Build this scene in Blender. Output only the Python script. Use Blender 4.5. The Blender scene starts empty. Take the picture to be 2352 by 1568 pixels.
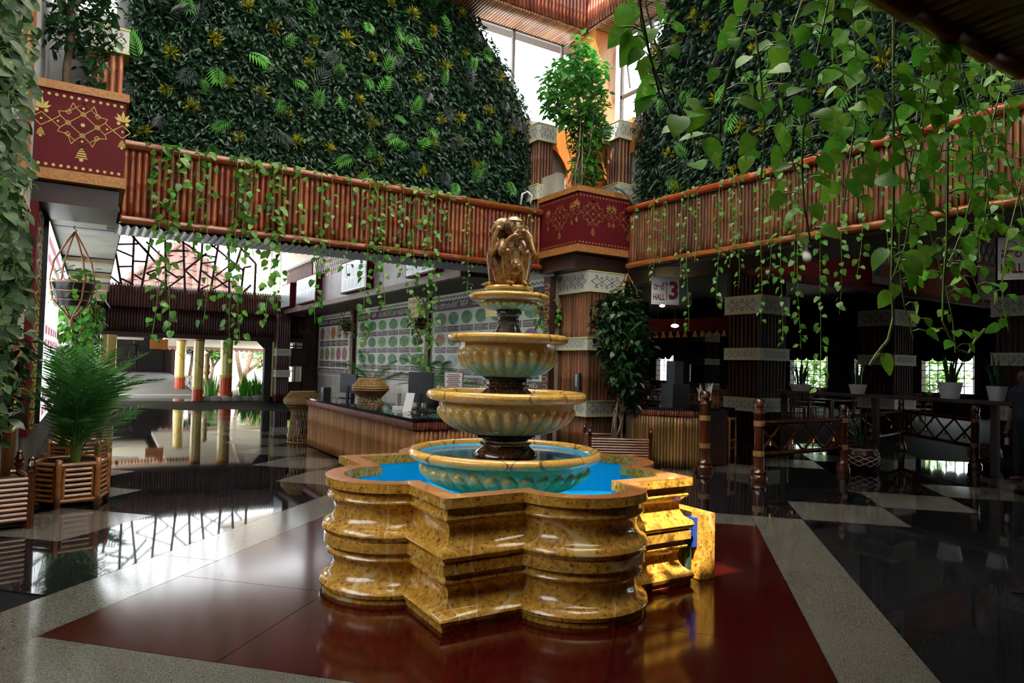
import bpy, math, random
import numpy as np
from mathutils import Vector, Matrix

random.seed(7)
SC = bpy.context.scene
COL = SC.collection
# ------------------------------------------------------------------ camera
# world: X runs along the far-left balcony, Y along the far-right balcony, Z up, metres
EYE = Vector((0, 0, 1.6)); FPX = 1568.0
TILT, ROLL, YAW = math.radians(2.0), math.radians(1.45), math.radians(31.5)
def _axes():
    f = Vector((0, math.cos(TILT), math.sin(TILT))); u = Vector((0, -math.sin(TILT), math.cos(TILT))); x = Vector((1, 0, 0))
    c, s = math.cos(ROLL), math.sin(ROLL)
    a = [x*c + u*s, u*c - x*s, f]
    m = Matrix.Rotation(-YAW, 3, 'Z')
    return [m @ v for v in a]
AXR, AXU, AXF = _axes()
cam_data = bpy.data.cameras.new('camera'); cam = bpy.data.objects.new('camera', cam_data); COL.objects.link(cam)
cam_data.sensor_width = 36; cam_data.lens = 36*FPX/2352; cam_data.clip_start = .05; cam_data.clip_end = 300
M = Matrix((AXR, AXU, -AXF)).transposed().to_4x4(); M.translation = EYE
cam.matrix_world = M
SC.camera = cam
def ray(px, py): return AXR*((px-1176)/FPX) - AXU*((py-784)/FPX) + AXF
def onz(px, py, z=0.0):
    d = ray(px, py); return EYE + d*((z-EYE.z)/d.z)
def onx(px, py, x):
    d = ray(px, py); return EYE + d*((x-EYE.x)/d.x)
def ony(px, py, y):
    d = ray(px, py); return EYE + d*((y-EYE.y)/d.y)
def depth(px, py, d): return EYE + ray(px, py)*d
def proj(p):
    q = Vector(p)-EYE; w = q.dot(AXF); return 1176+FPX*q.dot(AXR)/w, 784-FPX*q.dot(AXU)/w, w
# ------------------------------------------------------------------ light
W = bpy.data.worlds.new('sky'); SC.world = W; W.use_nodes = True
bg = W.node_tree.nodes['Background']
bg.inputs[0].default_value = (.93, .97, 1.0, 1); bg.inputs[1].default_value = 5.0
sun_d = bpy.data.lights.new('sun', 'SUN'); sun_d.energy = 14; sun_d.angle = math.radians(.6); sun_d.color = (1, .93, .8)
sun = bpy.data.objects.new('sun', sun_d); COL.objects.link(sun)
SUNV = Vector((.35, .36, -.865)).normalized()
sun.rotation_euler = SUNV.to_track_quat('-Z', 'Y').to_euler(); sun.location = (0, 0, 30)
VS = SC.view_settings
SC.display_settings.display_device = 'sRGB'
VS.view_transform = 'Standard'; VS.look = 'None'; VS.gamma = 1; VS.exposure = .32; VS.use_curve_mapping = False
cy = SC.cycles
cy.max_bounces = 6; cy.diffuse_bounces = 3; cy.glossy_bounces = 3; cy.transmission_bounces = 4; cy.transparent_max_bounces = 8
cy.use_adaptive_sampling = True; cy.adaptive_threshold = .12; cy.adaptive_min_samples = 20
cy.caustics_reflective = False; cy.caustics_refractive = False; cy.sample_clamp_indirect = 6; cy.use_denoising = True
# ------------------------------------------------------------------ materials
MATS = {}
def ramp(nt, pts, fac):
    r = nt.nodes.new('ShaderNodeValToRGB'); e = r.color_ramp.elements
    while len(e) < len(pts): e.new(.5)
    for k, (p, c) in enumerate(pts): e[k].position = p; e[k].color = (*c, 1)
    nt.links.new(fac, r.inputs[0]); return r.outputs[0]
def mat(name, base, rough=.5, metal=0.0, c2=None, scale=6, stretch=(1, 1, 1), mixr=(.35, .65), detail=4, rand=0.0, hue=0.0,
        coat=0.0, bump=0.0, bscale=None, spec=.5, emit=None, estr=0, trans=0.0, coord='Object', c3=None, c3scale=40, c3r=(.55, .7), rvar=0.0):
    """procedural principled material: base/c2 mixed by noise, c3 specks, per-object random brightness"""
    if name in MATS: return MATS[name]
    m = bpy.data.materials.new(name); m.use_nodes = True; nt = m.node_tree; b = nt.nodes['Principled BSDF']; L = nt.links.new
    b.inputs['Roughness'].default_value = rough; b.inputs['Metallic'].default_value = metal
    b.inputs['Coat Weight'].default_value = coat; b.inputs['Coat Roughness'].default_value = .06
    b.inputs['Specular IOR Level'].default_value = spec
    b.inputs['Base Color'].default_value = (*base, 1)
    tc = nt.nodes.new('ShaderNodeTexCoord'); mp = nt.nodes.new('ShaderNodeMapping'); mp.inputs['Scale'].default_value = stretch
    L(tc.outputs[coord], mp.inputs[0]); vec = mp.outputs[0]; oi = None
    if rand or hue:
        oi = nt.nodes.new('ShaderNodeObjectInfo')
        ad = nt.nodes.new('ShaderNodeVectorMath'); ad.operation = 'ADD'; sc = nt.nodes.new('ShaderNodeVectorMath'); sc.operation = 'SCALE'
        cx = nt.nodes.new('ShaderNodeCombineXYZ')
        for i in range(3): L(oi.outputs['Random'], cx.inputs[i])
        L(cx.outputs[0], sc.inputs[0]); sc.inputs['Scale'].default_value = 17.0
        L(vec, ad.inputs[0]); L(sc.outputs[0], ad.inputs[1]); vec = ad.outputs[0]
    col = None
    if c2:
        n = nt.nodes.new('ShaderNodeTexNoise'); n.inputs['Scale'].default_value = scale; n.inputs['Detail'].default_value = detail
        L(vec, n.inputs['Vector'])
        col = ramp(nt, [(mixr[0], base), (mixr[1], c2)], n.outputs[0])
        if rvar:
            mr = nt.nodes.new('ShaderNodeMapRange'); L(n.outputs[0], mr.inputs[0]); mr.inputs[3].default_value = rough; mr.inputs[4].default_value = rough+rvar
            L(mr.outputs[0], b.inputs['Roughness'])
    if c3:
        n3 = nt.nodes.new('ShaderNodeTexNoise'); n3.inputs['Scale'].default_value = c3scale; n3.inputs['Detail'].default_value = 3; L(vec, n3.inputs['Vector'])
        f = ramp(nt, [(c3r[0], (0, 0, 0)), (c3r[1], (1, 1, 1))], n3.outputs[0])
        mx = nt.nodes.new('ShaderNodeMix'); mx.data_type = 'RGBA'; L(f, mx.inputs[0])
        if col: L(col, mx.inputs[6])
        else: mx.inputs[6].default_value = (*base, 1)
        mx.inputs[7].default_value = (*c3, 1); col = mx.outputs[2]
    if oi:
        hs = nt.nodes.new('ShaderNodeHueSaturation')
        v = nt.nodes.new('ShaderNodeMapRange'); L(oi.outputs['Random'], v.inputs[0]); v.inputs[3].default_value = 1-rand; v.inputs[4].default_value = 1+rand
        L(v.outputs[0], hs.inputs['Value'])
        if hue:
            w = nt.nodes.new('ShaderNodeMath'); w.operation = 'MULTIPLY_ADD'; w.inputs[1].default_value = 7.31; w.inputs[2].default_value = 0; L(oi.outputs['Random'], w.inputs[0])
            fr = nt.nodes.new('ShaderNodeMath'); fr.operation = 'FRACT'; L(w.outputs[0], fr.inputs[0])
            h = nt.nodes.new('ShaderNodeMapRange'); L(fr.outputs[0], h.inputs[0]); h.inputs[3].default_value = .5-hue; h.inputs[4].default_value = .5+hue; L(h.outputs[0], hs.inputs['Hue'])
        if col: L(col, hs.inputs['Color'])
        else: hs.inputs['Color'].default_value = (*base, 1)
        col = hs.outputs[0]
    if col: L(col, b.inputs['Base Color'])
    if bump:
        n = nt.nodes.new('ShaderNodeTexNoise'); n.inputs['Scale'].default_value = bscale or scale*3; L(vec, n.inputs['Vector'])
        bp = nt.nodes.new('ShaderNodeBump'); bp.inputs['Strength'].default_value = bump; bp.inputs['Distance'].default_value = .02; L(n.outputs[0], bp.inputs['Height']); L(bp.outputs[0], b.inputs['Normal'])
    if emit:
        b.inputs['Emission Color'].default_value = (*emit, 1); b.inputs['Emission Strength'].default_value = estr
    if trans:
        tr = nt.nodes.new('ShaderNodeBsdfTranslucent'); mxs = nt.nodes.new('ShaderNodeMixShader'); mxs.inputs[0].default_value = trans
        if col: L(col, tr.inputs[0])
        else: tr.inputs[0].default_value = (*base, 1)
        out = nt.nodes['Material Output']; L(b.outputs[0], mxs.inputs[1]); L(tr.outputs[0], mxs.inputs[2]); L(mxs.outputs[0], out.inputs[0])
    MATS[name] = m; return m

def bamboo_mat(name, base, c2, rough=.3, rand=.3, coat=.2, axis='Z', dark=(.05, .02, .01), spec=.5):
    """bamboo: streaks along the culm, dark node marks and burnt patches"""
    st = {'X': (.25, 5, 5), 'Y': (5, .25, 5), 'Z': (5, 5, .25)}[axis]
    return mat(name, base, rough, c2=c2, scale=3, stretch=st, mixr=(.3, .7), rand=rand, hue=.012, coat=coat, c3=dark, c3scale=1.6, c3r=(.58, .82), rvar=.15, spec=spec)

RED_BAMBOO = bamboo_mat('red_bamboo', (.27, .062, .015), (.15, .028, .008), .28, .32, dark=(.07, .018, .008))
RAIL = bamboo_mat('rail_bamboo', (.30, .058, .014), (.22, .038, .010), .16, .12, .5, 'X', dark=(.16, .03, .01))
RAILY = bamboo_mat('rail_bamboo_y', (.40, .085, .012), (.30, .058, .010), .16, .12, .5, 'Y', dark=(.2, .04, .01))
BROWN_BAMBOO = bamboo_mat('brown_bamboo', (.22, .078, .022), (.11, .033, .010), .3, .4, dark=(.05, .018, .008))
TAN_BAMBOO = bamboo_mat('tan_bamboo', (.40, .18, .035), (.26, .10, .02), .5, .3, 0.0, dark=(.07, .03, .012))
DARK_BAMBOO = bamboo_mat('dark_bamboo', (.085, .028, .022), (.05, .016, .013), .4, .3, dark=(.015, .006, .005))
SOFFIT_BAMBOO = bamboo_mat('soffit_bamboo', (.45, .22, .10), (.33, .13, .06), .4, .25, axis='Y', dark=(.12, .05, .02))
ORANGE_BAMBOO = bamboo_mat('orange_bamboo', (.45, .17, .05), (.30, .10, .03), .3, .3, dark=(.08, .03, .012))
CANE = mat('cane', (.42, .17, .05), .35, c2=(.26, .09, .025), scale=8, rand=.2, coat=.3)
WICKER = mat('wicker', (.42, .25, .09), .45, c2=(.26, .13, .04), scale=20, rand=.1)
MAROON = mat('maroon_paint', (.125, .007, .013), .6, c2=(.105, .006, .011), scale=3, spec=.2)
GOLD = mat('gold_paint', (.60, .45, .10), .5)
GOLD_DIM = mat('dull_gold_paint', (.34, .19, .045), .5)
WOODRIM = mat('woven_bamboo_rim', (.50, .23, .06), .4, c2=(.33, .13, .035), scale=4, stretch=(6, 6, 6), bump=.3, bscale=30)
ORANGE_WOOD = mat('orange_plywood', (.55, .20, .045), .35, c2=(.42, .13, .03), scale=3, stretch=(1, 1, .4), coat=.15)
DARK_WOOD = mat('dark_wood', (.045, .018, .012), .4, c2=(.03, .012, .008), scale=6)
RED_WOOD = mat('polished_red_wood', (.095, .022, .007), .22, c2=(.055, .013, .005), scale=5, stretch=(6, 6, .6), coat=.5, rand=.1)
SLAT_WOOD = mat('slat_wood', (.32, .11, .035), .3, c2=(.20, .06, .02), scale=4, coat=.3, rand=.25)
WHITE_BAND = mat('white_band', (.60, .60, .54), .55)
CREAM_TRIM = mat('yellow_edge', (.62, .58, .22), .5)
INK = mat('ink', (.03, .02, .022), .6)
INK_RED = mat('ink_maroon', (.17, .03, .045), .6)
GREY_WALL = mat('grey_plaster', (.42, .42, .44), .7, c2=(.36, .36, .38), scale=2)
WHITE_PLASTER = mat('white_plaster', (.70, .66, .62), .7, c2=(.62, .58, .55), scale=1.5)
CONCRETE = mat('concrete', (.30, .29, .27), .75, c2=(.20, .19, .18), scale=5, bump=.2)
BLACK = mat('black_plastic', (.012, .012, .014), .35)
SCREEN = mat('dark_screen_back', (.022, .026, .035), .4)
STEEL = mat('painted_steel', (.32, .33, .34), .4, metal=.6)
WHITE_PL = mat('white_plastic', (.72, .73, .74), .4)
BLUE_PL = mat('blue_plastic', (.01, .05, .28), .35)
BRASS = mat('brass', (.55, .33, .10), .25, metal=1.0)
SOIL = mat('soil', (.03, .02, .015), .9)
BARK = mat('bark', (.22, .15, .09), .8, c2=(.12, .08, .05), scale=10, bump=.4)
BARK_PALE = mat('pale_bark', (.36, .28, .19), .7, c2=(.24, .18, .12), scale=10)
STEM = mat('green_stem', (.16, .26, .05), .45)
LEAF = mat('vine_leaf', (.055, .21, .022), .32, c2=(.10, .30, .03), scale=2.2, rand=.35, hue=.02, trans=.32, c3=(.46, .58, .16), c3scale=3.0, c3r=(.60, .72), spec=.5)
LEAF_NEAR = mat('near_vine_leaf', (.13, .42, .03), .36, c2=(.21, .54, .05), scale=2.2, rand=.3, hue=.02, trans=.4, c3=(.46, .60, .16), c3scale=2.6, c3r=(.60, .74))  # lighter copy of the vine leaf, backlight put into its colour
LEAF_TREE = mat('tree_leaf', (.05, .20, .03), .3, c2=(.10, .32, .04), scale=3, rand=.35, hue=.02, trans=.4)
LEAF_DARK = mat('dark_leaf', (.012, .052, .014), .3, c2=(.024, .09, .02), scale=3, rand=.4, trans=.2)
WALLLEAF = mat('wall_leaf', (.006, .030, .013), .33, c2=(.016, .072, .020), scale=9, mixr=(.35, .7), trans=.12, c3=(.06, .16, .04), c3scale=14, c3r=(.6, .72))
PALM = mat('palm_leaf', (.075, .28, .04), .35, c2=(.12, .36, .06), scale=3, rand=.35, trans=.25)
PALM_GREY = mat('grey_palm_leaf', (.035, .055, .05), .35, rand=.3, trans=.1)
YELLOW_LEAF = mat('yellow_croton', (.70, .56, .02), .4, c2=(.20, .30, .02), scale=14, rand=.3, trans=.2)
PINK = mat('pink_cloth', (.70, .03, .16), .7)
SKIN = mat('skin', (.16, .08, .05), .55)
CLOTH_DARK = mat('dark_cloth', (.012, .013, .018), .8)

# ------------------------------------------------------------------ mesh helpers
WL = {}
class MB:
    def __init__(s): s.v = []; s.f = []; s.mi = []
    def add(s, vs, fs, m=0):
        o = len(s.v); s.v += [tuple(v) for v in vs]; s.f += [tuple(i+o for i in f) for f in fs]; s.mi += [m]*len(fs); return s
    def box(s, x0, x1, y0, y1, z0, z1, m=0):
        return s.add([(x0, y0, z0), (x1, y0, z0), (x1, y1, z0), (x0, y1, z0), (x0, y0, z1), (x1, y0, z1), (x1, y1, z1), (x0, y1, z1)],
                     [(0, 3, 2, 1), (4, 5, 6, 7), (0, 1, 5, 4), (1, 2, 6, 5), (2, 3, 7, 6), (3, 0, 4, 7)], m)
    def obox(s, c, ax, ay, az, m=0):
        c, ax, ay, az = map(Vector, (c, ax, ay, az))
        vs = [c+ax*i+ay*j+az*k for k in (-1, 1) for j, i in ((-1, -1), (-1, 1), (1, 1), (1, -1))]
        return s.add(vs, [(0, 3, 2, 1), (4, 5, 6, 7), (0, 1, 5, 4), (1, 2, 6, 5), (2, 3, 7, 6), (3, 0, 4, 7)], m)
    def bar(s, a, b, w, t, n, m=0):
        """bar from a to b, width w in the plane normal to n, thickness t along n"""
        a, b, n = Vector(a), Vector(b), Vector(n).normalized(); d = b-a; L = d.length/2; d.normalize(); q = d.cross(n).normalized()
        return s.obox((a+b)/2, d*L, q*(w/2), n*(t/2), m)
    def tube(s, pts, r, n=6, cap=True, m=0):
        pts = [Vector(p) for p in pts]; rs = r if isinstance(r, (list, tuple)) else [r]*len(pts)
        o = len(s.v); ref = Vector((0, 0, 1)); prev = None
        for i, p in enumerate(pts):
            d = (pts[min(i+1, len(pts)-1)]-pts[max(i-1, 0)])
            if d.length < 1e-9: d = Vector((0, 0, 1))
            d.normalize()
            if prev is None:
                u = d.cross(Vector((0, 0, 1)) if abs(d.z) < .9 else Vector((1, 0, 0))).normalized()
            else:
                u = (prev - d*prev.dot(d));
                u = u.normalized() if u.length > 1e-6 else d.orthogonal().normalized()
            prev = u; w = d.cross(u)
            for k in range(n):
                a = 2*math.pi*k/n; s.v.append(tuple(p+(u*math.cos(a)+w*math.sin(a))*rs[i]))
        for i in range(len(pts)-1):
            for k in range(n):
                k2 = (k+1) % n; s.f.append((o+i*n+k, o+i*n+k2, o+(i+1)*n+k2, o+(i+1)*n+k)); s.mi.append(m)
        if cap:
            s.f.append(tuple(o+k for k in range(n-1, -1, -1))); s.mi.append(m)
            e = o+(len(pts)-1)*n; s.f.append(tuple(e+k for k in range(n))); s.mi.append(m)
        return s
    def lathe(s, c, prof, n=32, m=0, fn=None):
        """revolve (r,z) profile about the vertical through c"""
        o = len(s.v)
        for j, (r, z) in enumerate(prof):
            for k in range(n):
                a = 2*math.pi*k/n; rr = r+(fn(a, j, r, z) if fn else 0)
                s.v.append((c[0]+rr*math.cos(a), c[1]+rr*math.sin(a), c[2]+z))
        for j in range(len(prof)-1):
            for k in range(n):
                k2 = (k+1) % n; s.f.append((o+j*n+k, o+j*n+k2, o+(j+1)*n+k2, o+(j+1)*n+k)); s.mi.append(m)
        return s
    def disc(s, c, r, n=24, m=0, ax=(1, 0, 0), ay=(0, 1, 0), ry=None):
        c, ax, ay = Vector(c), Vector(ax), Vector(ay); ry = ry or r
        return s.add([c+ax*(r*math.cos(2*math.pi*k/n))+ay*(ry*math.sin(2*math.pi*k/n)) for k in range(n)], [tuple(range(n))], m)
    def prism(s, poly, z0, z1, m=0):
        n = len(poly); vs = [(x, y, z0) for x, y in poly]+[(x, y, z1) for x, y in poly]
        return s.add(vs, [tuple(range(n-1, -1, -1)), tuple(range(n, 2*n))]+[(k, (k+1) % n, n+(k+1) % n, n+k) for k in range(n)], m)
    def ball(s, c, rx, ry=None, rz=None, n=14, k=9, m=0, rot=None):
        ry = ry or rx; rz = rz or rx; c = Vector(c); vs = []; fs = []
        for j in range(k+1):
            t = math.pi*j/k
            for i in range(n):
                a = 2*math.pi*i/n; p = Vector((rx*math.sin(t)*math.cos(a), ry*math.sin(t)*math.sin(a), rz*math.cos(t)))
                vs.append(c+(rot @ p if rot else p))
        for j in range(k):
            for i in range(n):
                i2 = (i+1) % n; fs.append((j*n+i, (j+1)*n+i, (j+1)*n+i2, j*n+i2))
        return s.add(vs, fs, m)
    def capsule(s, a, b, ra, rb, n=10, m=0):
        a, b = Vector(a), Vector(b); d = (b-a).normalized()
        pts = [a-d*ra*.95, a-d*ra*.6, a, b, b+d*rb*.6, b+d*rb*.95]; rr = [ra*.3, ra*.8, ra, rb, rb*.8, rb*.3]
        return s.tube(pts, rr, n, True, m)
    def mesh(s, name, mats, smooth=False, origin=None):
        me = bpy.data.meshes.new(name); vs = np.array(s.v, dtype=float).reshape(-1, 3)
        if origin is not None: vs = vs-np.array(origin)
        me.from_pydata(vs.tolist(), [], s.f)
        for mm in (mats if isinstance(mats, (list, tuple)) else [mats]): me.materials.append(mm)
        if any(s.mi): me.polygons.foreach_set('material_index', s.mi)
        if smooth:
            me.polygons.foreach_set('use_smooth', [True]*len(s.f))
            if smooth != 'all':
                try: me.set_sharp_from_angle(angle=math.radians(40))
                except Exception: pass
        me.update(); return me
    def build(s, name, mats, parent=None, smooth=False, label=None, cat=None, group=None, kind=None):
        vs = np.array(s.v, dtype=float).reshape(-1, 3); lo, hi = vs.min(0), vs.max(0)
        org = Vector(((lo[0]+hi[0])/2, (lo[1]+hi[1])/2, lo[2]))
        o = bpy.data.objects.new(name, s.mesh(name, mats, smooth, org)); COL.objects.link(o)
        WL[o] = org; o.location = org-(WL[parent] if parent else Vector((0, 0, 0))); o.parent = parent
        tag(o, label, cat, group, kind); return o
def tag(o, label=None, cat=None, group=None, kind=None):
    if label: o['label'] = label
    if cat: o['category'] = cat
    if group: o['group'] = group
    if kind: o['kind'] = kind
    return o
def thing(name, label, cat, loc, group=None):
    o = bpy.data.objects.new(name, None); COL.objects.link(o); o.empty_display_size = .1
    o.location = Vector(loc); WL[o] = Vector(loc); tag(o, label, cat, group); return o
def inst(me, name, parent, loc, rot=None, scale=1.0, label=None):
    """one more object on shared mesh data, placed in world coordinates under its thing"""
    o = bpy.data.objects.new(name, me); COL.objects.link(o); o.parent = parent
    o.location = Vector(loc)-(WL[parent] if parent else Vector((0, 0, 0))); WL[o] = Vector(loc)
    if rot is not None: o.rotation_euler = rot.to_euler() if isinstance(rot, (Matrix,)) else rot
    o.scale = (scale,)*3 if not isinstance(scale, (tuple, list)) else scale
    if label: o['label'] = label
    return o
def struct(o): o['kind'] = 'structure'; return o
def rng(a, b): return random.uniform(a, b)
def pole_mesh(name, r, L, mt, axis='Z', n=8, nodes=3, wob=.0):
    """bamboo culm of radius r and length L, swollen at its nodes, origin at one end"""
    pts, rs = [Vector((0, 0, 0))], [r]
    for k in range(nodes):
        t = L*(k+.5+rng(-.2, .2))/nodes
        for dz, f in ((-.02, 1.0), (0, 1.14), (.02, 1.0)): pts.append(Vector((0, 0, t+dz))); rs.append(r*f)
    pts.append(Vector((0, 0, L))); rs.append(r)
    if axis == 'X': pts = [Vector((p.z, 0, 0)) for p in pts]
    if axis == 'Y': pts = [Vector((0, p.z, 0)) for p in pts]
    mb = MB().tube(pts, rs, n); return mb.mesh(name, mt, 'all')
TXT = {}
def text_mb(body, size, align='CENTER', bold=0.0):
    """outline of a line of text as vertices and faces (unit size, scaled)"""
    if (body, align, bold) not in TXT:
        cu = bpy.data.curves.new('t', 'FONT'); cu.body = body; cu.size = 1; cu.align_x = align; cu.align_y = 'CENTER'; cu.resolution_u = 2; cu.offset = bold
        ob = bpy.data.objects.new('t', cu); me = ob.to_mesh()
        TXT[body, align, bold] = ([tuple(v.co) for v in me.vertices], [tuple(p.vertices) for p in me.polygons])
        ob.to_mesh_clear(); bpy.data.objects.remove(ob); bpy.data.curves.remove(cu)
    vs, fs = TXT[body, align, bold]; return [(x*size, y*size, z) for x, y, z in vs], fs
def put_text(mb, body, size, o, ex, ey, m=0, align='CENTER', sx=1.0, fit=None, bold=0.0):
    vs, fs = text_mb(body, size, align, bold); o, ex, ey = Vector(o), Vector(ex), Vector(ey)
    if not vs: return
    if fit: sx = fit/max(1e-6, max(v[0] for v in vs)-min(v[0] for v in vs))
    mb.add([o+ex*(v[0]*sx)+ey*v[1] for v in vs], fs, m)
def evalmesh(me, mods):
    """apply modifiers to a mesh and return the plain result"""
    ob = bpy.data.objects.new('tmp', me); COL.objects.link(ob)
    for t, kw in mods:
        md = ob.modifiers.new(t, t)
        for k, v in kw.items(): setattr(md, k, v)
    dg = bpy.context.evaluated_depsgraph_get(); out = bpy.data.meshes.new_from_object(ob.evaluated_get(dg)); bpy.data.objects.remove(ob); return out
# ================================================================== SETTING
FC = Vector((2.86, 4.73, 0))                      # fountain axis
R2 = 2**.5
PV, QV = Vector((1, 1, 0))/R2, Vector((-1, 1, 0))/R2
def granite(name, a, b, c, rough, sc=55, spec=.5):
    return mat(name, a, rough, c2=b, scale=sc, mixr=(.42, .58), detail=3, c3=c, c3scale=sc*1.7, c3r=(.56, .64), rand=.12, rvar=.03, spec=spec)
GR_GREY = granite('grey_granite', (.15, .14, .122), (.085, .08, .07), (.022, .02, .018), .09, 110)
GR_BLACK = granite('black_granite', (.006, .006, .007), (.011, .011, .013), (.035, .035, .042), .022, 90)
GR_RED = granite('red_granite', (.028, .0020, .0020), (.046, .0036, .0030), (.009, .0012, .0012), .10, 60, .4)
floor = struct(MB().box(-7, 32, -4, 27.4, -.12, -.012).build('floor', mat('floor_base', (.008, .008, .009), .6, spec=.08)))
def slab(p0, p1, q0, q1, m, nm='floor_tile', g=.0025):
    c = [FC+PV*p+QV*q for p, q in ((p0+g, q0+g), (p0+g, q1-g), (p1-g, q1-g), (p1-g, q0+g))]
    mb = MB().prism([(v.x, v.y) for v in c][::-1], -.012, 0); return mb.build(nm, m, floor)
BK = [-2.17, -1.0, 1.0, 2.17]
for i in range(3):
    for j in range(3): slab(BK[i], BK[i+1], BK[j], BK[j+1], GR_RED, 'red_floor_slab')
for a, b in ((-2.7, -.6), (-.6, 2.17)):
    slab(a, b, 2.17, 2.7, GR_GREY, 'border_slab'); slab(-b, -a, -2.7, -2.17, GR_GREY, 'border_slab')
for a, b in ((-2.17, .4), (.4, 2.7)):
    slab(2.17, 2.7, a, b, GR_GREY, 'border_slab'); slab(-2.7, -2.17, -b, -a, GR_GREY, 'border_slab')
T = 1.08
_sq = [PV*a+QV*b for a, b in ((-T/2+.0025, -T/2+.0025), (T/2-.0025, -T/2+.0025), (T/2-.0025, T/2-.0025), (-T/2+.0025, T/2-.0025))]
TILE_ME = {}
for nm, m in (('g', GR_GREY), ('b', GR_BLACK)): TILE_ME[nm] = MB().prism([(v.x, v.y) for v in _sq], 0, .012).mesh('floor_tile', m)
for i in range(-6, 24):
    for j in range(-20, 21):
        if max(abs(i), abs(j)) < 3: continue
        c = FC+PV*(i*T)+QV*(j*T)
        px, py, w = proj(c)
        if not (1.2 < w < 21 and -160 < px < 2520 and py < 1700) or c.y > 26.6 or c.x < -1.4: continue
        if c.x > 7.6 and c.y > 11 and w > 15: continue
        if c.x > 14: continue
        inst(TILE_ME['g' if (abs(j)-abs(i)) % 4 == 0 else 'b'], 'floor_tile', floor, c-Vector((0, 0, .012)))
# --- walls -----------------------------------------------------------
BY, BX = 11.0, 8.5                     # balcony front planes
mb = MB().box(-.95, -.7, 7.7, 27.2, -.1, 3.5); wall_left = struct(mb.build('wall_left', CONCRETE))
mb = MB().box(-.95, -.7, -4, 27.2, 3.5, 6.8).box(-.95, -.7, -4, 10.9, 6.8, 8.6)
struct(mb.build('wall_left_upper', GREY_WALL))
# upper wall behind the left balcony, opening for the corner window
mb = MB().box(.1, 9.3, 11.85, 12.05, 3.45, 6.5).box(.1, 6.2, 11.85, 12.05, 6.5, 8.6).box(-.9, .1, 11.85, 12.05, 3.45, 6.6)
wall_back = struct(mb.build('wall_back', GREY_WALL))
mb = MB().box(9.1, 9.3, 0, 11.85, 3.45, 6.3).box(9.1, 9.3, 0, 9.1, 6.3, 8.6)
wall_right = struct(mb.build('wall_right', GREY_WALL))
# corridor poster wall, entrance wall, hall walls
PWX = 7.6
MARBLE = mat('beige_marble', (.50, .46, .40), .2, c2=(.36, .33, .30), scale=2.5, detail=8)
struct(MB().box(PWX, PWX+.2, 10.9, 27.2, -.05, 5.4).build('wall_poster', MARBLE))
struct(MB().box(5.75, 7.7, 27.0, 27.2, -.05, .0).box(5.75, 6.15, 27.0, 27.2, 0, 3.4).box(6.95, 7.7, 27.0, 27.2, 0, 3.4).box(6.1, 7.0, 27.0, 27.2, 0, .75).box(6.1, 7.0, 27.0, 27.2, 2.7, 3.4).build('wall_entrance', DARK_WOOD))
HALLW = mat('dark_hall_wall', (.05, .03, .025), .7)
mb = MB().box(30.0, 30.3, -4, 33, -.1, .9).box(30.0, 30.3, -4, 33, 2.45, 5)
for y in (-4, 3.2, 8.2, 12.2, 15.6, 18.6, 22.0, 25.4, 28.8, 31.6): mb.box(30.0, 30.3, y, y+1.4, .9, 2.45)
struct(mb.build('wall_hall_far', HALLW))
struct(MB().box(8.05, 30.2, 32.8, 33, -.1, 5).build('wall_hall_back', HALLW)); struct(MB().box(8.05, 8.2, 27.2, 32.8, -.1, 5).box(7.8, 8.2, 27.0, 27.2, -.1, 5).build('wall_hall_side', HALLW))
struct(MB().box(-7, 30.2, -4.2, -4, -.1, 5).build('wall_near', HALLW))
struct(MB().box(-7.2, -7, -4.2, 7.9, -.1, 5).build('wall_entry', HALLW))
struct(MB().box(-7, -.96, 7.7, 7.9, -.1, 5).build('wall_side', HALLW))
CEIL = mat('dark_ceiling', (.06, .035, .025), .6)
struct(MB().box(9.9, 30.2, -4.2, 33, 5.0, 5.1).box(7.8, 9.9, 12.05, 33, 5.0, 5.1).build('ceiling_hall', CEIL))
struct(MB().box(8.62, 9.95, 1.9, 11.9, 3.42, 3.5).box(7.7, 9.95, 11.06, 12.05, 3.42, 3.5).build('ceiling_gallery', CEIL))
# near gallery above the camera: slab, underside canes, rounded bamboo edge
NY = 1.93
struct(MB().box(-7, 9.9, -4.2, NY-.05, 3.6, 3.75).build('ceiling_near', CEIL))
t = thing('near_balcony', 'dark bamboo balcony edge and underside above the hanging vines', 'balcony', (5, NY, 3.5))
me = pole_mesh('underside_cane', .045, 3.2, DARK_BAMBOO, 'Y', 8, 4)
UC = bamboo_mat('underside_cane', (.16, .06, .02), (.10, .035, .012), .4, .3, axis='Y'); me.materials[0] = UC
for k in range(62): inst(me, 'underside_cane', t, (2.3+k*.092, NY-3.25, 3.555))
pts, rs = [], []
for k in range(15):
    x = 1.9+k*.42; 
    for dx, f in ((0, 1.12), (.03, 1.0), (.39, 1.0)): pts.append((x+dx, NY+.01, 3.53)); rs.append(.068*f)
MB().tube(pts, rs, 12).build('edge_rail', RAIL, t, 'all')
MB().box(1.9, 8.2, NY-.06, NY-.02, 3.6, 4.4).build('railing_board', DARK_WOOD, t)
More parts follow.
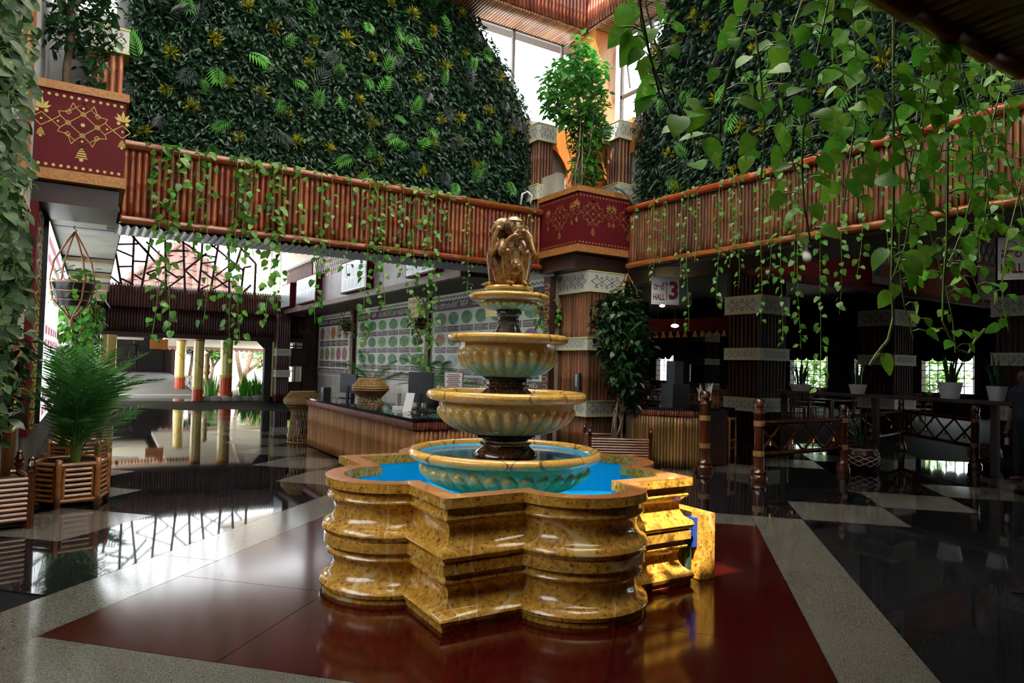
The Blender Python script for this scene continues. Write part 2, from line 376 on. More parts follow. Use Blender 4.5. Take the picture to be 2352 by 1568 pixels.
# --- roof: soffit ring, fascia, frosted skylight with added sun slots ------
struct(MB().box(-6, 9.35, 11.12, 12.3, 8.56, 8.7).box(8.42, 9.35, -9, 11.12, 8.56, 8.7).box(-6, -.7, -9, 11.12, 8.56, 8.7).box(-.7, 8.42, -9, -2.2, 8.56, 8.7).build('ceiling_soffit', CEIL))  # seen soffit ring plus unseen eaves, widened to block direct sun
ROOFZ = 10.0
def roof_with_holes(x0, x1, y0, y1, holes):
    xs = sorted({x0, x1, *[h[0] for h in holes], *[h[1] for h in holes]}); ys = sorted({y0, y1, *[h[2] for h in holes], *[h[3] for h in holes]})
    mb = MB()
    for a, b in zip(xs, xs[1:]):
        for c, d in zip(ys, ys[1:]):
            if any(h[0]-1e-6 <= a and b <= h[1]+1e-6 and h[2]-1e-6 <= c and d <= h[3]+1e-6 for h in holes): continue
            mb.box(a, b, c, d, ROOFZ, ROOFZ+.12)
    return mb
SLOT1 = (-.55, .45, -.75, .10); SLOT2 = (6.6, 8.35, 8.8, 10.6); FROST = (.5, 5.6, -1.6, 10.8)  # unseen roof holes: slots placed for sun patches, frosted one for soft ambient
struct(roof_with_holes(-.8, 8.6, -2.4, 11.4, [SLOT1, SLOT2, FROST]).build('roof', CEIL))
FROSTM = bpy.data.materials.new('frosted_glass'); FROSTM.use_nodes = True
_nt = FROSTM.node_tree; _tr = _nt.nodes.new('ShaderNodeBsdfTranslucent'); _tr.inputs[0].default_value = (.90, .88, .82, 1)
_nz = _nt.nodes.new('ShaderNodeTexNoise'); _nz.inputs['Scale'].default_value = 2.0
_mxx = _nt.nodes.new('ShaderNodeMixShader'); _mxx.inputs[0].default_value = .12; _nt.links.new(_tr.outputs[0], _mxx.inputs[1]); _nt.links.new(_nt.nodes['Principled BSDF'].outputs[0], _mxx.inputs[2])
_nt.links.new(_mxx.outputs[0], _nt.nodes['Material Output'].inputs[0])
sky_l = struct(MB().box(FROST[0], FROST[1], FROST[2], FROST[3], ROOFZ+.04, ROOFZ+.05).build('window_3', FROSTM))
mb = MB()
for k in range(1, 6): mb.box(FROST[0]+k*.85-.03, FROST[0]+k*.85+.03, FROST[2], FROST[3], ROOFZ-.02, ROOFZ+.03)
mb.build('glazing_bar', DARK_WOOD, sky_l)
t = thing('roof_fascia', 'dark red bamboo fascia hanging above the bright corner windows', 'fascia', (8.4, 11.16, 8.5))
MB().box(-.78, 8.5, 11.16, 11.2, 8.56, ROOFZ).box(8.46, 8.5, -2.2, 11.16, 8.56, ROOFZ).box(-.78, -.72, -2.2, 11.2, 8.56, ROOFZ).box(-.78, 8.5, -2.3, -2.2, 8.56, ROOFZ).build('fascia_board', DARK_WOOD, t)
FASC = bamboo_mat('fascia_bamboo', (.30, .075, .035), (.20, .045, .02), .35, .3)
me = pole_mesh('fascia_cane', .042, 1.3, FASC, 'Z', 7, 2)
for k in range(50): inst(me, 'fascia_cane', t, (8.38-k*.088, 11.12, 8.56))
for k in range(38): inst(me, 'fascia_cane', t, (8.42, 11.03-k*.088, 8.56))
t = thing('roof_soffit', 'pale bamboo soffit strip around the roof opening above corner windows', 'soffit', (8.6, 11.4, 8.5))
mex = pole_mesh('soffit_cane', .03, .72, SOFFIT_BAMBOO, 'Y', 6, 1)
mey = pole_mesh('soffit_cane', .03, .66, SOFFIT_BAMBOO, 'X', 6, 1)
for k in range(72): inst(mex, 'soffit_cane', t, (8.42-k*.063, 11.12, 8.535))
for k in range(52): inst(mey, 'soffit_cane', t, (8.44, 11.05-k*.063, 8.535))
# --- corner windows ----------------------------------------------------
GLASS = bpy.data.materials.new('window_glass'); GLASS.use_nodes = True
_nt = GLASS.node_tree; _t = _nt.nodes.new('ShaderNodeBsdfTransparent'); _t.inputs[0].default_value = (.93, .96, .97, 1); _g = _nt.nodes.new('ShaderNodeBsdfGlossy'); _g.inputs['Roughness'].default_value = .03
_f = _nt.nodes.new('ShaderNodeLayerWeight'); _f.inputs[0].default_value = .5; _m = _nt.nodes.new('ShaderNodeMixShader')
_nt.links.new(ramp(_nt, [(.45, (.03, .03, .03)), (1.0, (.6, .6, .6))], _f.outputs['Facing']), _m.inputs[0]); _nt.links.new(_t.outputs[0], _m.inputs[1]); _nt.links.new(_g.outputs[0], _m.inputs[2]); _nt.links.new(_m.outputs[0], _nt.nodes['Material Output'].inputs[0])
FRAME = mat('window_frame', (.25, .23, .22), .5)
mb = MB()
for x in (6.2, 7.15, 8.38): mb.box(x-.03, x+.03, 11.88, 11.94, 6.5, 8.56)
mb.box(6.2, 8.4, 11.88, 11.94, 6.5, 6.56).box(6.2, 8.4, 11.88, 11.94, 8.5, 8.56)
w1 = struct(mb.build('window_1', FRAME))
for a, b in ((6.23, 7.12), (7.18, 8.35)): MB().box(a, b, 11.905, 11.91, 6.56, 8.5).build('pane', GLASS, w1)
mb = MB()
for y in (9.12, 9.95, 10.83): mb.box(9.14, 9.2, y-.03, y+.03, 6.3, 8.56)
for z in (6.33, 7.22, 8.53): mb.box(9.14, 9.2, 9.1, 10.85, z-.03, z+.03)
mb.bar((9.17, 10.75, 8.3), (9.1, 10.5, 7.3), .03, .03, (1, 0, 0))
w2 = struct(mb.build('window_2', FRAME))
for a, b in ((9.15, 9.92), (9.98, 10.8)):
    for c, d in ((6.36, 7.19), (7.25, 8.5)): MB().box(9.165, 9.17, a, b, c, d).build('pane', GLASS, w2)
# --- orange timber corner column and knee braces ------------------------
t = thing('corner_column', 'orange plywood corner column rising behind the leafy tree', 'column', (8.75, 11.3, 3.5))
MB().box(8.5, 9.05, 10.9, 11.8, 3.5, 8.54).build('shaft', ORANGE_WOOD, t)
for (y0, z0, y1, z1) in ((10.9, 5.6, 9.4, 6.75),):
    MB().prism([(9.0, 10.9), (9.09, 10.9), (9.09, 10.0), (9.0, 10.0)], 5.9, 6.6).build('brace_panel', ORANGE_WOOD, t)
mb = MB(); n = 8
for k in range(n):
    a0, a1 = math.pi/2*k/n, math.pi/2*(k+1)/n
    y = lambda a: 10.9-.75*(1-math.cos(a)); z = lambda a: 5.5+.62*math.sin(a)
    mb.add([(9.03, y(a0), z(a0)), (9.03, y(a1), z(a1)), (9.03, y(a1), 6.6), (9.03, y(a0), 6.6), (9.09, y(a0), z(a0)), (9.09, y(a1), z(a1)), (9.09, y(a1), 6.6), (9.09, y(a0), 6.6)],
           [(0, 1, 2, 3), (7, 6, 5, 4), (0, 4, 5, 1), (3, 2, 6, 7)])
mb.build('knee_brace', ORANGE_WOOD, t)
mb = MB()
for k in range(n):
    a0, a1 = math.pi/2*k/n, math.pi/2*(k+1)/n
    x = lambda a: 8.5-.75*(1-math.cos(a)); z = lambda a: 5.5+.75*math.sin(a)
    mb.add([(x(a0), 11.72, z(a0)), (x(a1), 11.72, z(a1)), (x(a1), 11.72, 6.6), (x(a0), 11.72, 6.6), (x(a0), 11.84, z(a0)), (x(a1), 11.84, z(a1)), (x(a1), 11.84, 6.6), (x(a0), 11.84, 6.6)],
           [(3, 2, 1, 0), (4, 5, 6, 7), (1, 5, 4, 0), (7, 6, 2, 3)])
mb.build('knee_brace', ORANGE_WOOD, t)

# --- kolam ornament (flat painted print) ---------------------------------
def seg2(mb, o, ex, ey, a, b, w, m=0):
    a, b = Vector(a).to_2d(), Vector(b).to_2d(); d = (b-a)
    if d.length < 1e-6: return
    d.normalize(); n = Vector((-d.y, d.x))*(w/2)
    mb.add([o+ex*p.x+ey*p.y for p in (a+n, a-n, b-n, b+n)], [(0, 1, 2, 3)], m)
def dia2(mb, o, ex, ey, c, r, w, m=0, ry=None):
    ry = ry or r; P = [(c[0]-r, c[1]), (c[0], c[1]+ry), (c[0]+r, c[1]), (c[0], c[1]-ry)]
    for k in range(4): seg2(mb, o, ex, ey, P[k], P[(k+1) % 4], w, m)
def dot2(mb, o, ex, ey, c, r, m=0, n=10, ry=None):
    mb.disc(o+ex*c[0]+ey*c[1], r, n, m, ex, ey, ry)
def kolam(mb, o, ex, ey, s, m=0, w=.055):
    """festoon: lattice of diamonds with lotus finials and hanging bells; unit cell about 4.8 x 5 at s=1"""
    o, ex, ey = Vector(o), Vector(ex)*s, Vector(ey)*s; S = lambda a, b: seg2(mb, o, ex, ey, a, b, w, m)
    for sx in (-1, 1):
        for sy in (-1, 1):
            S((0, .9*sy), (1.05*sx, 0)); S((0, .9*sy), (.55*sx, 1.4*sy)); S((0, 1.85*sy), (1.1*sx, .92*sy)); S((.55*sx, 1.4*sy), (.75*sx, 1.75*sy)); S((.75*sx, 1.75*sy), (1.05*sx, .95*sy)); S((0, 1.85*sy), (.5*sx, 1.4*sy)) 
            S((1.05*sx, 0), (1.6*sx, .5*sy)); S((1.6*sx, .5*sy), (2.4*sx, -.2*sy)); S((1.6*sx, .5*sy), (1.75*sx, .85*sy)); S((1.75*sx, .85*sy), (1.1*sx, .92*sy)); S((2.2*sx, 0), (2.9*sx, .55*sy)); S((2.9*sx, .55*sy), (3.5*sx, 0))
            S((.55*sx, 1.4*sy), (0, 1.85*sy))
            dia2(mb, o, ex, ey, (1.05*sx, .93*sy), .2, w, m)
        dia2(mb, o, ex, ey, (1.05*sx, 0), .2, w, m); dot2(mb, o, ex, ey, (1.75*sx, 0), .09, m); dot2(mb, o, ex, ey, (2.9*sx, 0), .09, m)
    for sy in (-1, 1): dia2(mb, o, ex, ey, (0, .9*sy), .2, w, m); dot2(mb, o, ex, ey, (0, 1.4*sy), .1, m)
    dot2(mb, o, ex, ey, (0, 0), .16, m)
    def bell(cx, top, k):
        for j, (hw, h) in enumerate(((.12, .14), (.25, .16), (.36, .18), (.42, .16), (.5, .1))):
            y = top-sum((.17, .19, .21, .2)[:j])*k
            mb.add([o+ex*(cx+a*k)+ey*(y+b*k) for a, b in ((-hw*.75, 0), (hw*.75, 0), (hw, -h*.72), (-hw, -h*.72))], [(3, 2, 1, 0)], m)
        dot2(mb, o, ex, ey, (cx, top-.95*k), .16*k, m)
    bell(0, -2.0, 1.0); bell(-2.9, -.75, .7); bell(2.9, -.75, .7)
    for sx in (-1, 1):
        cx = 2.9*sx
        for a, L in ((-62, .75), (-34, .85), (0, 1.0), (34, .85), (62, .75)):
            an = math.radians(a); d = Vector((math.sin(an), math.cos(an))); q = Vector((d.y, -d.x)); b = Vector((cx, .85))
            pts = [b, b+d*L*.55+q*.13, b+d*L, b+d*L*.55-q*.13]
            mb.add([o+ex*p.x+ey*p.y for p in pts], [(0, 1, 2, 3)], m)
        for s2 in (-1, 1): dot2(mb, o, ex, ey, (cx+.32*s2, .7), .15, m)
def dots_row(mb, o, ex, ey, x0, x1, y, n, r, m=0):
    for k in range(n): dot2(mb, Vector(o), Vector(ex), Vector(ey), (x0+(x1-x0)*k/(n-1), y), r, m, 8)
def band_print(mb, o, ex, ey, w, h, m=0):
    """row of small linked diamonds as printed on the white bands"""
    o, ex, ey = Vector(o), Vector(ex), Vector(ey); n = max(3, round(w/h*1.1)); st = w*.86/n; t = h*.03
    for k in range(n):
        cx = -w*.43+st*(k+.5)
        dia2(mb, o, ex, ey, (cx, 0), st*.5, t, m, h*.2)
        for sy in (-1, 1):
            dia2(mb, o, ex, ey, (cx, sy*h*.3), st*.16, t, m, h*.07)
            if k < n-1: seg2(mb, o, ex, ey, (cx, sy*h*.2), (cx+st, -sy*h*.2+sy*h*.0), t, m); dia2(mb, o, ex, ey, (cx+st/2, sy*h*.2), st*.15, t, m, h*.06); dot2(mb, o, ex, ey, (cx+st/2, sy*h*.36), h*.03, m, 6)
        dot2(mb, o, ex, ey, (cx, 0), h*.03, m, 6)
    for sy in (-1, 1):
        for k in range(int(w/h*7)): dot2(mb, o, ex, ey, (-w*.47+k*h/7, sy*h*.44), h*.012, m, 4)
X_, Y_, Z_ = Vector((1, 0, 0)), Vector((0, 1, 0)), Vector((0, 0, 1))
def band(parent, x0, x1, y0, y1, z0, z1, faces=('-Y', '-X'), ink=None, m=None):
    """white printed collar around a post"""
    e = .012
    o = MB().box(x0, x1, y0, y1, z0, z1).build('white_band', m or WHITE_BAND, parent)
    MB().box(x0-e, x1+e, y0-e, y1+e, z1-.015, z1+.008).box(x0-e, x1+e, y0-e, y1+e, z0-.008, z0+.015).build('band_edge', CREAM_TRIM, o)
    mb = MB(); zc = (z0+z1)/2; h = (z1-z0)*.88
    if '-Y' in faces: band_print(mb, ((x0+x1)/2, y0-.003, zc), X_, Z_, x1-x0, h)
    if '-X' in faces: band_print(mb, (x0-.003, (y0+y1)/2, zc), -Y_, Z_, y1-y0, h)
    if '+X' in faces: band_print(mb, (x1+.003, (y0+y1)/2, zc), Y_, Z_, y1-y0, h)
    mb.build('band_print', ink or INK, o); return o
def cane_post(name, label, x0, x1, y0, y1, z0, z1, bands, mt=BROWN_BAMBOO, faces=('-Y', '-X'), r=.04, bt=.05, group=None, step=None):
    """square post sheathed in upright bamboo with white printed collars"""
    t = thing(name, label, 'column', ((x0+x1)/2, (y0+y1)/2, z0), group)
    MB().box(x0+r, x1-r, y0+r, y1-r, z0, z1).build('core', DARK_WOOD, t)
    me = pole_mesh('bamboo_cane', r, z1-z0, mt, 'Z', 8, 4); st = step or r*1.96
    if '-Y' in faces:
        n = max(2, int((x1-x0)/st))
        for k in range(n): inst(me, 'bamboo_cane', t, (x0+(x1-x0)*(k+.5)/n, y0+r*.8, z0), Matrix.Rotation(rng(0, 6), 3, 'Z'))
    if '-X' in faces or '+X' in faces:
        n = max(2, int((y1-y0)/st)); xx = x0+r*.8 if '-X' in faces else x1-r*.8
        for k in range(n): inst(me, 'bamboo_cane', t, (xx, y0+(y1-y0)*(k+.5)/n, z0), Matrix.Rotation(rng(0, 6), 3, 'Z'))
    for a, b in bands: band(t, x0-bt, x1+bt, y0-bt, y1+bt, a, b, faces)
    return t
# --- balconies -----------------------------------------------------------
ZB, ZT = 3.5, 4.63
def balcony(name, label, axis, p0, p1, q, mt, railm, pr=.041, step=.084):
    t = thing(name, label, 'balcony', ((p0+p1)/2, q, ZB) if axis == 'X' else (q, (p0+p1)/2, ZB))
    if axis == 'X': MB().box(p0, p1, q+.05, q+.1, ZB, ZT-.04).build('backing_board', DARK_WOOD, t)
    else: MB().box(q+.05, q+.1, p0, p1, ZB, ZT-.04).build('backing_board', DARK_WOOD, t)
    mes = [pole_mesh('bamboo_pole', pr, ZT-ZB-.1, mt, 'Z', 8, 3) for _ in range(5)]
    n = int((p1-p0)/step)
    for k in range(n):
        c = p0+(p1-p0)*(k+.5)/n
        inst(random.choice(mes), 'bamboo_pole', t, (c, q+.015, ZB+.03) if axis == 'X' else (q+.015, c, ZB+.03), Matrix.Rotation(rng(0, 6.28), 3, 'Z'), (rng(.93, 1.06),)*2+(1,))
    for z, r, nm in ((ZT-.06, .066, 'top_rail'), (ZB+.01, .058, 'bottom_rail')):
        pts, rs = [], []; L = p1-p0; m_ = int(L/.55)
        for k in range(m_):
            a = p0+L*k/m_; b = p0+L*(k+1)/m_
            for c, f in ((a, 1.13), (a+.035, 1.0), (b-.04, 1.0)): pts.append((c, q-.035, z+rng(-.004, .004)) if axis == 'X' else (q-.035, c, z+rng(-.004, .004))); rs.append(r*f)
        pts.append((p1, q-.035, z) if axis == 'X' else (q-.035, p1, z)); rs.append(r)
        MB().tube(pts, rs, 12).build(nm, railm, t, 'all')
    return t
balcony('bamboo_balcony', 'red-brown bamboo balcony front below the left green wall', 'X', .24, 7.33, BY, RED_BAMBOO, RAIL)
balcony('bamboo_balcony', 'brown bamboo balcony front below the right green wall', 'Y', 1.9, 9.75, BX, BROWN_BAMBOO, RAILY, .033, .068)
# corrugated sheet under the left balcony
mb = MB(); n = 0; CORR = mat('corrugated_sheet', (.42, .43, .45), .4, metal=.3, c2=(.33, .33, .34), scale=3)
x = .2; st = .026; k = 0; vs = []; fs = []
while x < 7.35:
    z = 3.425+.022*math.sin(x*2*math.pi/.104); vs += [(x, 11.02, z), (x, 11.84, z)]
    if k: fs.append((2*k-2, 2*k-1, 2*k+1, 2*k))
    x += st; k += 1
mb.add(vs, fs); mb.build('corrugated_sheet', CORR, smooth='all', label='corrugated metal sheet under the left bamboo balcony', cat='roofing sheet')
struct(MB().box(.1, 7.35, 11.12, 11.85, 3.46, 3.5).build('ceiling_balcony', CEIL))
# --- corner planters ------------------------------------------------------
def planter(name, label, x0, x1, y0, y1, faces, gold):
    z0, z1 = 3.68, 4.87; t = thing(name, label, 'planter', ((x0+x1)/2, (y0+y1)/2, z0))
    MB().box(x0, x1, y0, y1, z0+.12, z1-.1).build('painted_box', MAROON, t)
    MB().box(x0-.03, x1+.03, y0-.03, y1+.03, z1-.1, z1).build('top_rim', WOODRIM, t)
    MB().box(x0-.03, x1+.03, y0-.03, y1+.03, z0, z0+.13).build('bottom_rim', WOODRIM, t)
    MB().box(x0+.08, x1-.08, y0+.08, y1-.08, z1, z1+.01).build('soil', SOIL, t)
    mb = MB(); zc = (z0+z1)/2
    if '-Y' in faces:
        w = x1-x0; kolam(mb, (x0+w*faces['-Y'][0], y0-.004, zc+.12), X_, Z_, faces['-Y'][1]); n = int(w/.075)
        for z in (z1-.16, z0+.18): dots_row(mb, (x0, y0-.004, z), X_, Z_, .05, w-.05, 0, n, .019)
        for c in faces['-Y'][2:]: kolam(mb, (x0+w*c, y0-.004, zc+.12), X_, Z_, faces['-Y'][1])
    if '-X' in faces:
        w = y1-y0; kolam(mb, (x0-.004, y0+w*faces['-X'][0], zc+.1), -Y_, Z_, faces['-X'][1]); n = int(w/.075)
        for z in (z1-.16, z0+.18): dots_row(mb, (x0-.004, y1, z), -Y_, Z_, .05, w-.05, 0, n, .019)
    mb.build('painted_motif', gold, t, kind='stuff')
    return t
planter('corner_planter', 'maroon planter box with gold kolam in the left corner, facing front', -.695, .235, 9.8, 11.0, {'-Y': (.515, .145)}, GOLD)
planter('corner_planter', 'maroon planter box with gold kolam jutting from the far corner', 7.33, 8.55, 9.8, 11.05, {'-Y': (.28, .13, .98), '-X': (.45, .13)}, GOLD_DIM)
# beams that carry the planters
struct(MB().box(7.4, 8.6, 9.95, 11.1, 3.4, 3.66).box(-.75, .2, 9.9, 11.1, 3.42, 3.66).build('beam_corner', DARK_WOOD))
BANDS = [(2.86, 3.36), (1.87, 2.14), (.68, .98)]
cane_post('bamboo_column', 'bamboo clad column with white kolam bands under the far planter', 7.75, 8.5, 9.97, 10.95, 0, 3.42, [(3.0, 3.38), (1.92, 2.15), (.70, .98)], mt=bamboo_mat('column_bamboo', (.25, .10, .036), (.13, .045, .017), .4, .45, 0.0))
# upper posts at the corner and on the left
cane_post('bamboo_post', 'short bamboo post with white bands left of the leafy tree', 7.5, 7.86, 11.4, 11.8, 4.5, 6.5, [(6.15, 6.5), (4.95, 5.25)], r=.035)
cane_post('bamboo_post', 'short bamboo post with white bands right of the leafy tree', 8.72, 9.06, 10.35, 10.75, 4.5, 6.5, [(6.15, 6.5), (4.95, 5.25)], r=.035)
cane_post('bamboo_post', 'bamboo post with white band above the left planter', -.16, .22, 11.3, 11.7, 4.5, 6.35, [(5.95, 6.3)], mt=ORANGE_BAMBOO, r=.04)
# ================================================================== FOUNTAIN
def marble_mat(name, a, b, spot, vein, rough, lean):
    m = bpy.data.materials.new(name); m.use_nodes = True; nt = m.node_tree; L = nt.links.new; b_ = nt.nodes['Principled BSDF']
    tc = nt.nodes.new('ShaderNodeTexCoord'); v = tc.outputs['Object']
    n1 = nt.nodes.new('ShaderNodeTexNoise'); n1.inputs['Scale'].default_value = 22; n1.inputs['Detail'].default_value = 6; L(v, n1.inputs['Vector'])
    c = ramp(nt, [(.35, a), (.68, b)], n1.outputs[0])
    n2 = nt.nodes.new('ShaderNodeTexNoise'); n2.inputs['Scale'].default_value = 42; n2.inputs['Detail'].default_value = 5; L(v, n2.inputs['Vector'])
    f = ramp(nt, [(.53, (0, 0, 0)), (.70, (1, 1, 1))], n2.outputs[0])
    mx = nt.nodes.new('ShaderNodeMix'); mx.data_type = 'RGBA'; L(f, mx.inputs[0]); L(c, mx.inputs[6]); mx.inputs[7].default_value = (*spot, 1); c = mx.outputs[2]
    # thin pale veins running up at a slant
    mp = nt.nodes.new('ShaderNodeMapping'); mp.inputs['Rotation'].default_value = lean; mp.inputs['Scale'].default_value = (2.2, 2.2, .55); L(v, mp.inputs[0])
    nz = nt.nodes.new('ShaderNodeTexNoise'); nz.inputs['Scale'].default_value = 3.5; L(v, nz.inputs['Vector'])
    sc = nt.nodes.new('ShaderNodeVectorMath'); sc.operation = 'SCALE'; sc.inputs['Scale'].default_value = .22; L(nz.outputs[1], sc.inputs[0])
    ad = nt.nodes.new('ShaderNodeVectorMath'); L(mp.outputs[0], ad.inputs[0]); L(sc.outputs[0], ad.inputs[1])
    vo = nt.nodes.new('ShaderNodeTexVoronoi'); vo.feature = 'DISTANCE_TO_EDGE'; vo.inputs['Scale'].default_value = .62; L(ad.outputs[0], vo.inputs['Vector'])
    fv = ramp(nt, [(.005, (1, 1, 1)), (.010, (0, 0, 0))], vo.outputs[0])
    mv = nt.nodes.new('ShaderNodeMix'); mv.data_type = 'RGBA'; L(fv, mv.inputs[0]); L(c, mv.inputs[6]); mv.inputs[7].default_value = (*vein, 1)
    L(mv.outputs[2], b_.inputs['Base Color']); b_.inputs['Roughness'].default_value = rough; b_.inputs['Coat Weight'].default_value = .6; b_.inputs['Coat Roughness'].default_value = .05
    MATS[name] = m; return m
BASIN_M = marble_mat('ochre_marble', (.74, .42, .062), (.46, .20, .026), (.16, .055, .010), (.66, .47, .18), .2, (.5, .35, 0))
COPE_M = marble_mat('coping_marble', (.52, .20, .06), (.42, .14, .04), (.24, .07, .02), (.55, .35, .15), .25, (.2, 1.2, 0))
RIM_M = marble_mat('rim_marble', (.92, .55, .13), (.82, .45, .09), (.72, .34, .06), (.30, .15, .05), .15, (.9, .2, 0))
BOWL_M = marble_mat('bowl_marble', (.78, .47, .10), (.60, .47, .20), (.50, .28, .05), (.55, .45, .24), .2, (.3, .6, .2))
NECK_M = mat('brown_granite', (.10, .032, .012), .14, c2=(.055, .018, .008), scale=30, c3=(.36, .20, .07), c3scale=55, c3r=(.60, .66), coat=.6)
BLUE_M = mat('pool_blue_paint', (.004, .50, 1.0), .35, c2=(.005, .53, 1.0), scale=1.5)
def outline(d, seg=14):
    """cross-section of the basin: square with round lobes on its sides, offset outwards by d"""
    a, c, r = 1.0+d, .95, .45+d; pts = []
    xi = math.sqrt(max(r*r-(a-c)**2, 1e-4)); th = math.atan2(a-c, xi)
    side = [(-a, -a), (-(a+xi)/2, -a)]
    for k in range(seg+1):
        t = math.pi+th+(math.pi-2*th)*k/seg; side.append((r*math.cos(t), -c+r*math.sin(t)))
    side.append(((a+xi)/2, -a))
    for q in range(4):
        cs, sn = math.cos(q*math.pi/2), math.sin(q*math.pi/2); pts += [(x*cs-y*sn, x*sn+y*cs) for x, y in side]
    return pts
def sweep(mb, prof, cx, cy, m=0):
    rings = [outline(d) for d, z in prof]; n = len(rings[0]); o = len(mb.v)
    for (d, z), rg in zip(prof, rings): mb.v += [(cx+x, cy+y, z) for x, y in rg]
    for j in range(len(prof)-1):
        for k in range(n):
            k2 = (k+1) % n; mb.f.append((o+j*n+k, o+j*n+k2, o+(j+1)*n+k2, o+(j+1)*n+k)); mb.mi.append(m)
    return mb
HB = .79
fo = thing('fountain', 'tiered yellow marble fountain with a blue star-and-lobe basin', 'fountain', (FC.x, FC.y, 0))
prof = [(.03, 0), (.03, .03), (.045, .04), (.052, .065), (.04, .09), (.012, .105), (-.01, .12), (-.032, .16), (-.04, .20), (-.03, .24), (-.008, .26), (.010, .268), (.014, .28), (.008, .292), (0, .30), (0, .325), (.03, .332),
        (.03, .395), (.018, .402), (.035, .415), (.048, .44), (.040, .468), (.015, .485), (-.008, .50), (-.03, .54), (-.036, .58), (-.026, .615), (-.004, .64), (.012, .648), (.016, .66), (.010, .672), (-.002, .682), (0, .722), (.035, .73), (.035, HB)]
sweep(MB(), prof, FC.x, FC.y).build('basin_wall', BASIN_M, fo, True)
sweep(MB(), [(.035, HB), (.036, HB+.002), (-.095, HB+.002)], FC.x, FC.y).build('coping', COPE_M, fo)
sweep(MB(), [(-.095, HB+.002), (-.095, HB-.07)], FC.x, FC.y).build('coping_lip', BASIN_M, fo)
mb = sweep(MB(), [(-.092, HB-.07), (-.085, .46)], FC.x, FC.y)
rg = outline(-.085); mb.add([(FC.x+x, FC.y+y, .46) for x, y in rg], [tuple(range(len(rg)))])
mb.build('blue_liner', BLUE_M, fo)
def bowl(nm, R, zt, lip, zb, rb, flutes, flw):
    flw *= 2.4
    """gadrooned bowl: rolled rim of radius R, body tapering to rb at zb"""
    c = (FC.x, FC.y, 0)
    rim = [(R-.09, zt-.045), (R-.075, zt-.012), (R-.045, zt), (R-.02, zt-.004), (R-.004, zt-lip*.25), (R, zt-lip*.5), (R-.012, zt-lip*.8), (R-.05, zt-lip*.98), (R-.10, zt-lip)]
    rim_o = MB().lathe(c, rim, 96).build('bowl_rim', RIM_M, fo, 'all')
    zu = zt-lip; H = zu-zb; n = flutes*12; prof = []
    R1 = R-.10
    for k in range(29):
        t = k/28; z = zb+H*t; r = rb+(R1-rb)*(1-(1-t)**2.1)**(.62); prof.append((r, z))
    def gad(a, j, r, z):
        t = j/28
        u = ((a*flutes/(2*math.pi)) % 1)*2-1
        if t > .80: return 0
        wv = .93 if t < .5 else .93*math.sqrt(max(0, 1-((t-.5)/.30)**2))
        if wv <= .02: return 0
        q = abs(u)/wv
        am = 1 if t < .5 else math.sqrt(max(0, 1-((t-.5)/.30)**2))
        return flw*am*min(1, .35+2.2*t)*(math.sqrt(max(0, 1-q*q))) if q < 1 else 0
    MB().lathe(c, prof, n, fn=gad).build('bowl_body', BOWL_M, fo, 'all')
    ins = [(R-.09, zt-.04), (R-.112, zt-.058), ((R-.12)*.75, zt-.07), (.02, zt-.075)]
    MB().lathe(c, ins, 64).build('bowl_lining', BLUE_M, rim_o, 'all')
bowl('b4', .775, .935, .085, .60, .30, 32, .018)
bowl('b3', .645, 1.395, .085, 1.05, .24, 32, .016)
bowl('b2', .49, 1.845, .075, 1.505, .19, 26, .017)
bowl('b1', .33, 2.175, .06, 2.045, .10, 24, .012)
WATER = bpy.data.materials.new('water'); WATER.use_nodes = True
_nt = WATER.node_tree; _t = _nt.nodes.new('ShaderNodeBsdfTransparent'); _t.inputs[0].default_value = (.96, .99, 1.0, 1); _g = _nt.nodes.new('ShaderNodeBsdfGlossy'); _g.inputs['Roughness'].default_value = .03
_f = _nt.nodes.new('ShaderNodeFresnel'); _f.inputs[0].default_value = 1.33; _m = _nt.nodes.new('ShaderNodeMixShader'); _n = _nt.nodes.new('ShaderNodeTexNoise'); _n.inputs['Scale'].default_value = 9
_b = _nt.nodes.new('ShaderNodeBump'); _b.inputs['Strength'].default_value = .06; _nt.links.new(_n.outputs[0], _b.inputs['Height']); _nt.links.new(_b.outputs[0], _g.inputs['Normal'])
_nt.links.new(_f.outputs[0], _m.inputs[0]); _nt.links.new(_t.outputs[0], _m.inputs[1]); _nt.links.new(_g.outputs[0], _m.inputs[2]); _nt.links.new(_m.outputs[0], _nt.nodes['Material Output'].inputs[0])
MB().disc((FC.x, FC.y, .885), .69, 64).build('water', WATER, fo)
MB().disc((FC.x, FC.y, 1.33), .555, 64).build('water', WATER, fo)
for zb, zt, r0, r1, fl in ((.46, .62, .30, .34, .36), (.865, 1.055, .19, .215, .27), (1.325, 1.515, .165, .18, .265), (1.80, 2.055, .085, .095, .14)):
    h = zt-zb
    pr = [(fl, zb), (fl, zb+.012), (fl*.93, zb+.02), (r0*1.28, zb+h*.25), (r0*1.06, zb+h*.42), (r0*1.0, zb+h*.5), (r0*1.10, zb+h*.55), (r0*1.10, zb+h*.60), (r0*.98, zb+h*.64), (r0*.98, zb+h*.74), (r0*1.05, zb+h*.8), (r1*1.12, zb+h*.84), (r1*1.12, zb+h*.9), (r1*.95, zb+h)]
    MB().lathe((FC.x, FC.y, 0), pr, 48).build('pedestal', NECK_M, fo, True)
pr = [(0.001, 2.145), (.165, 2.15), (.165, 2.195), (.195, 2.205), (.20, 2.22), (.185, 2.235), (.001, 2.235)]
MB().lathe((FC.x, FC.y, 0), pr, 40).build('statue_plinth', RIM_M, fo, True)
mb = MB()
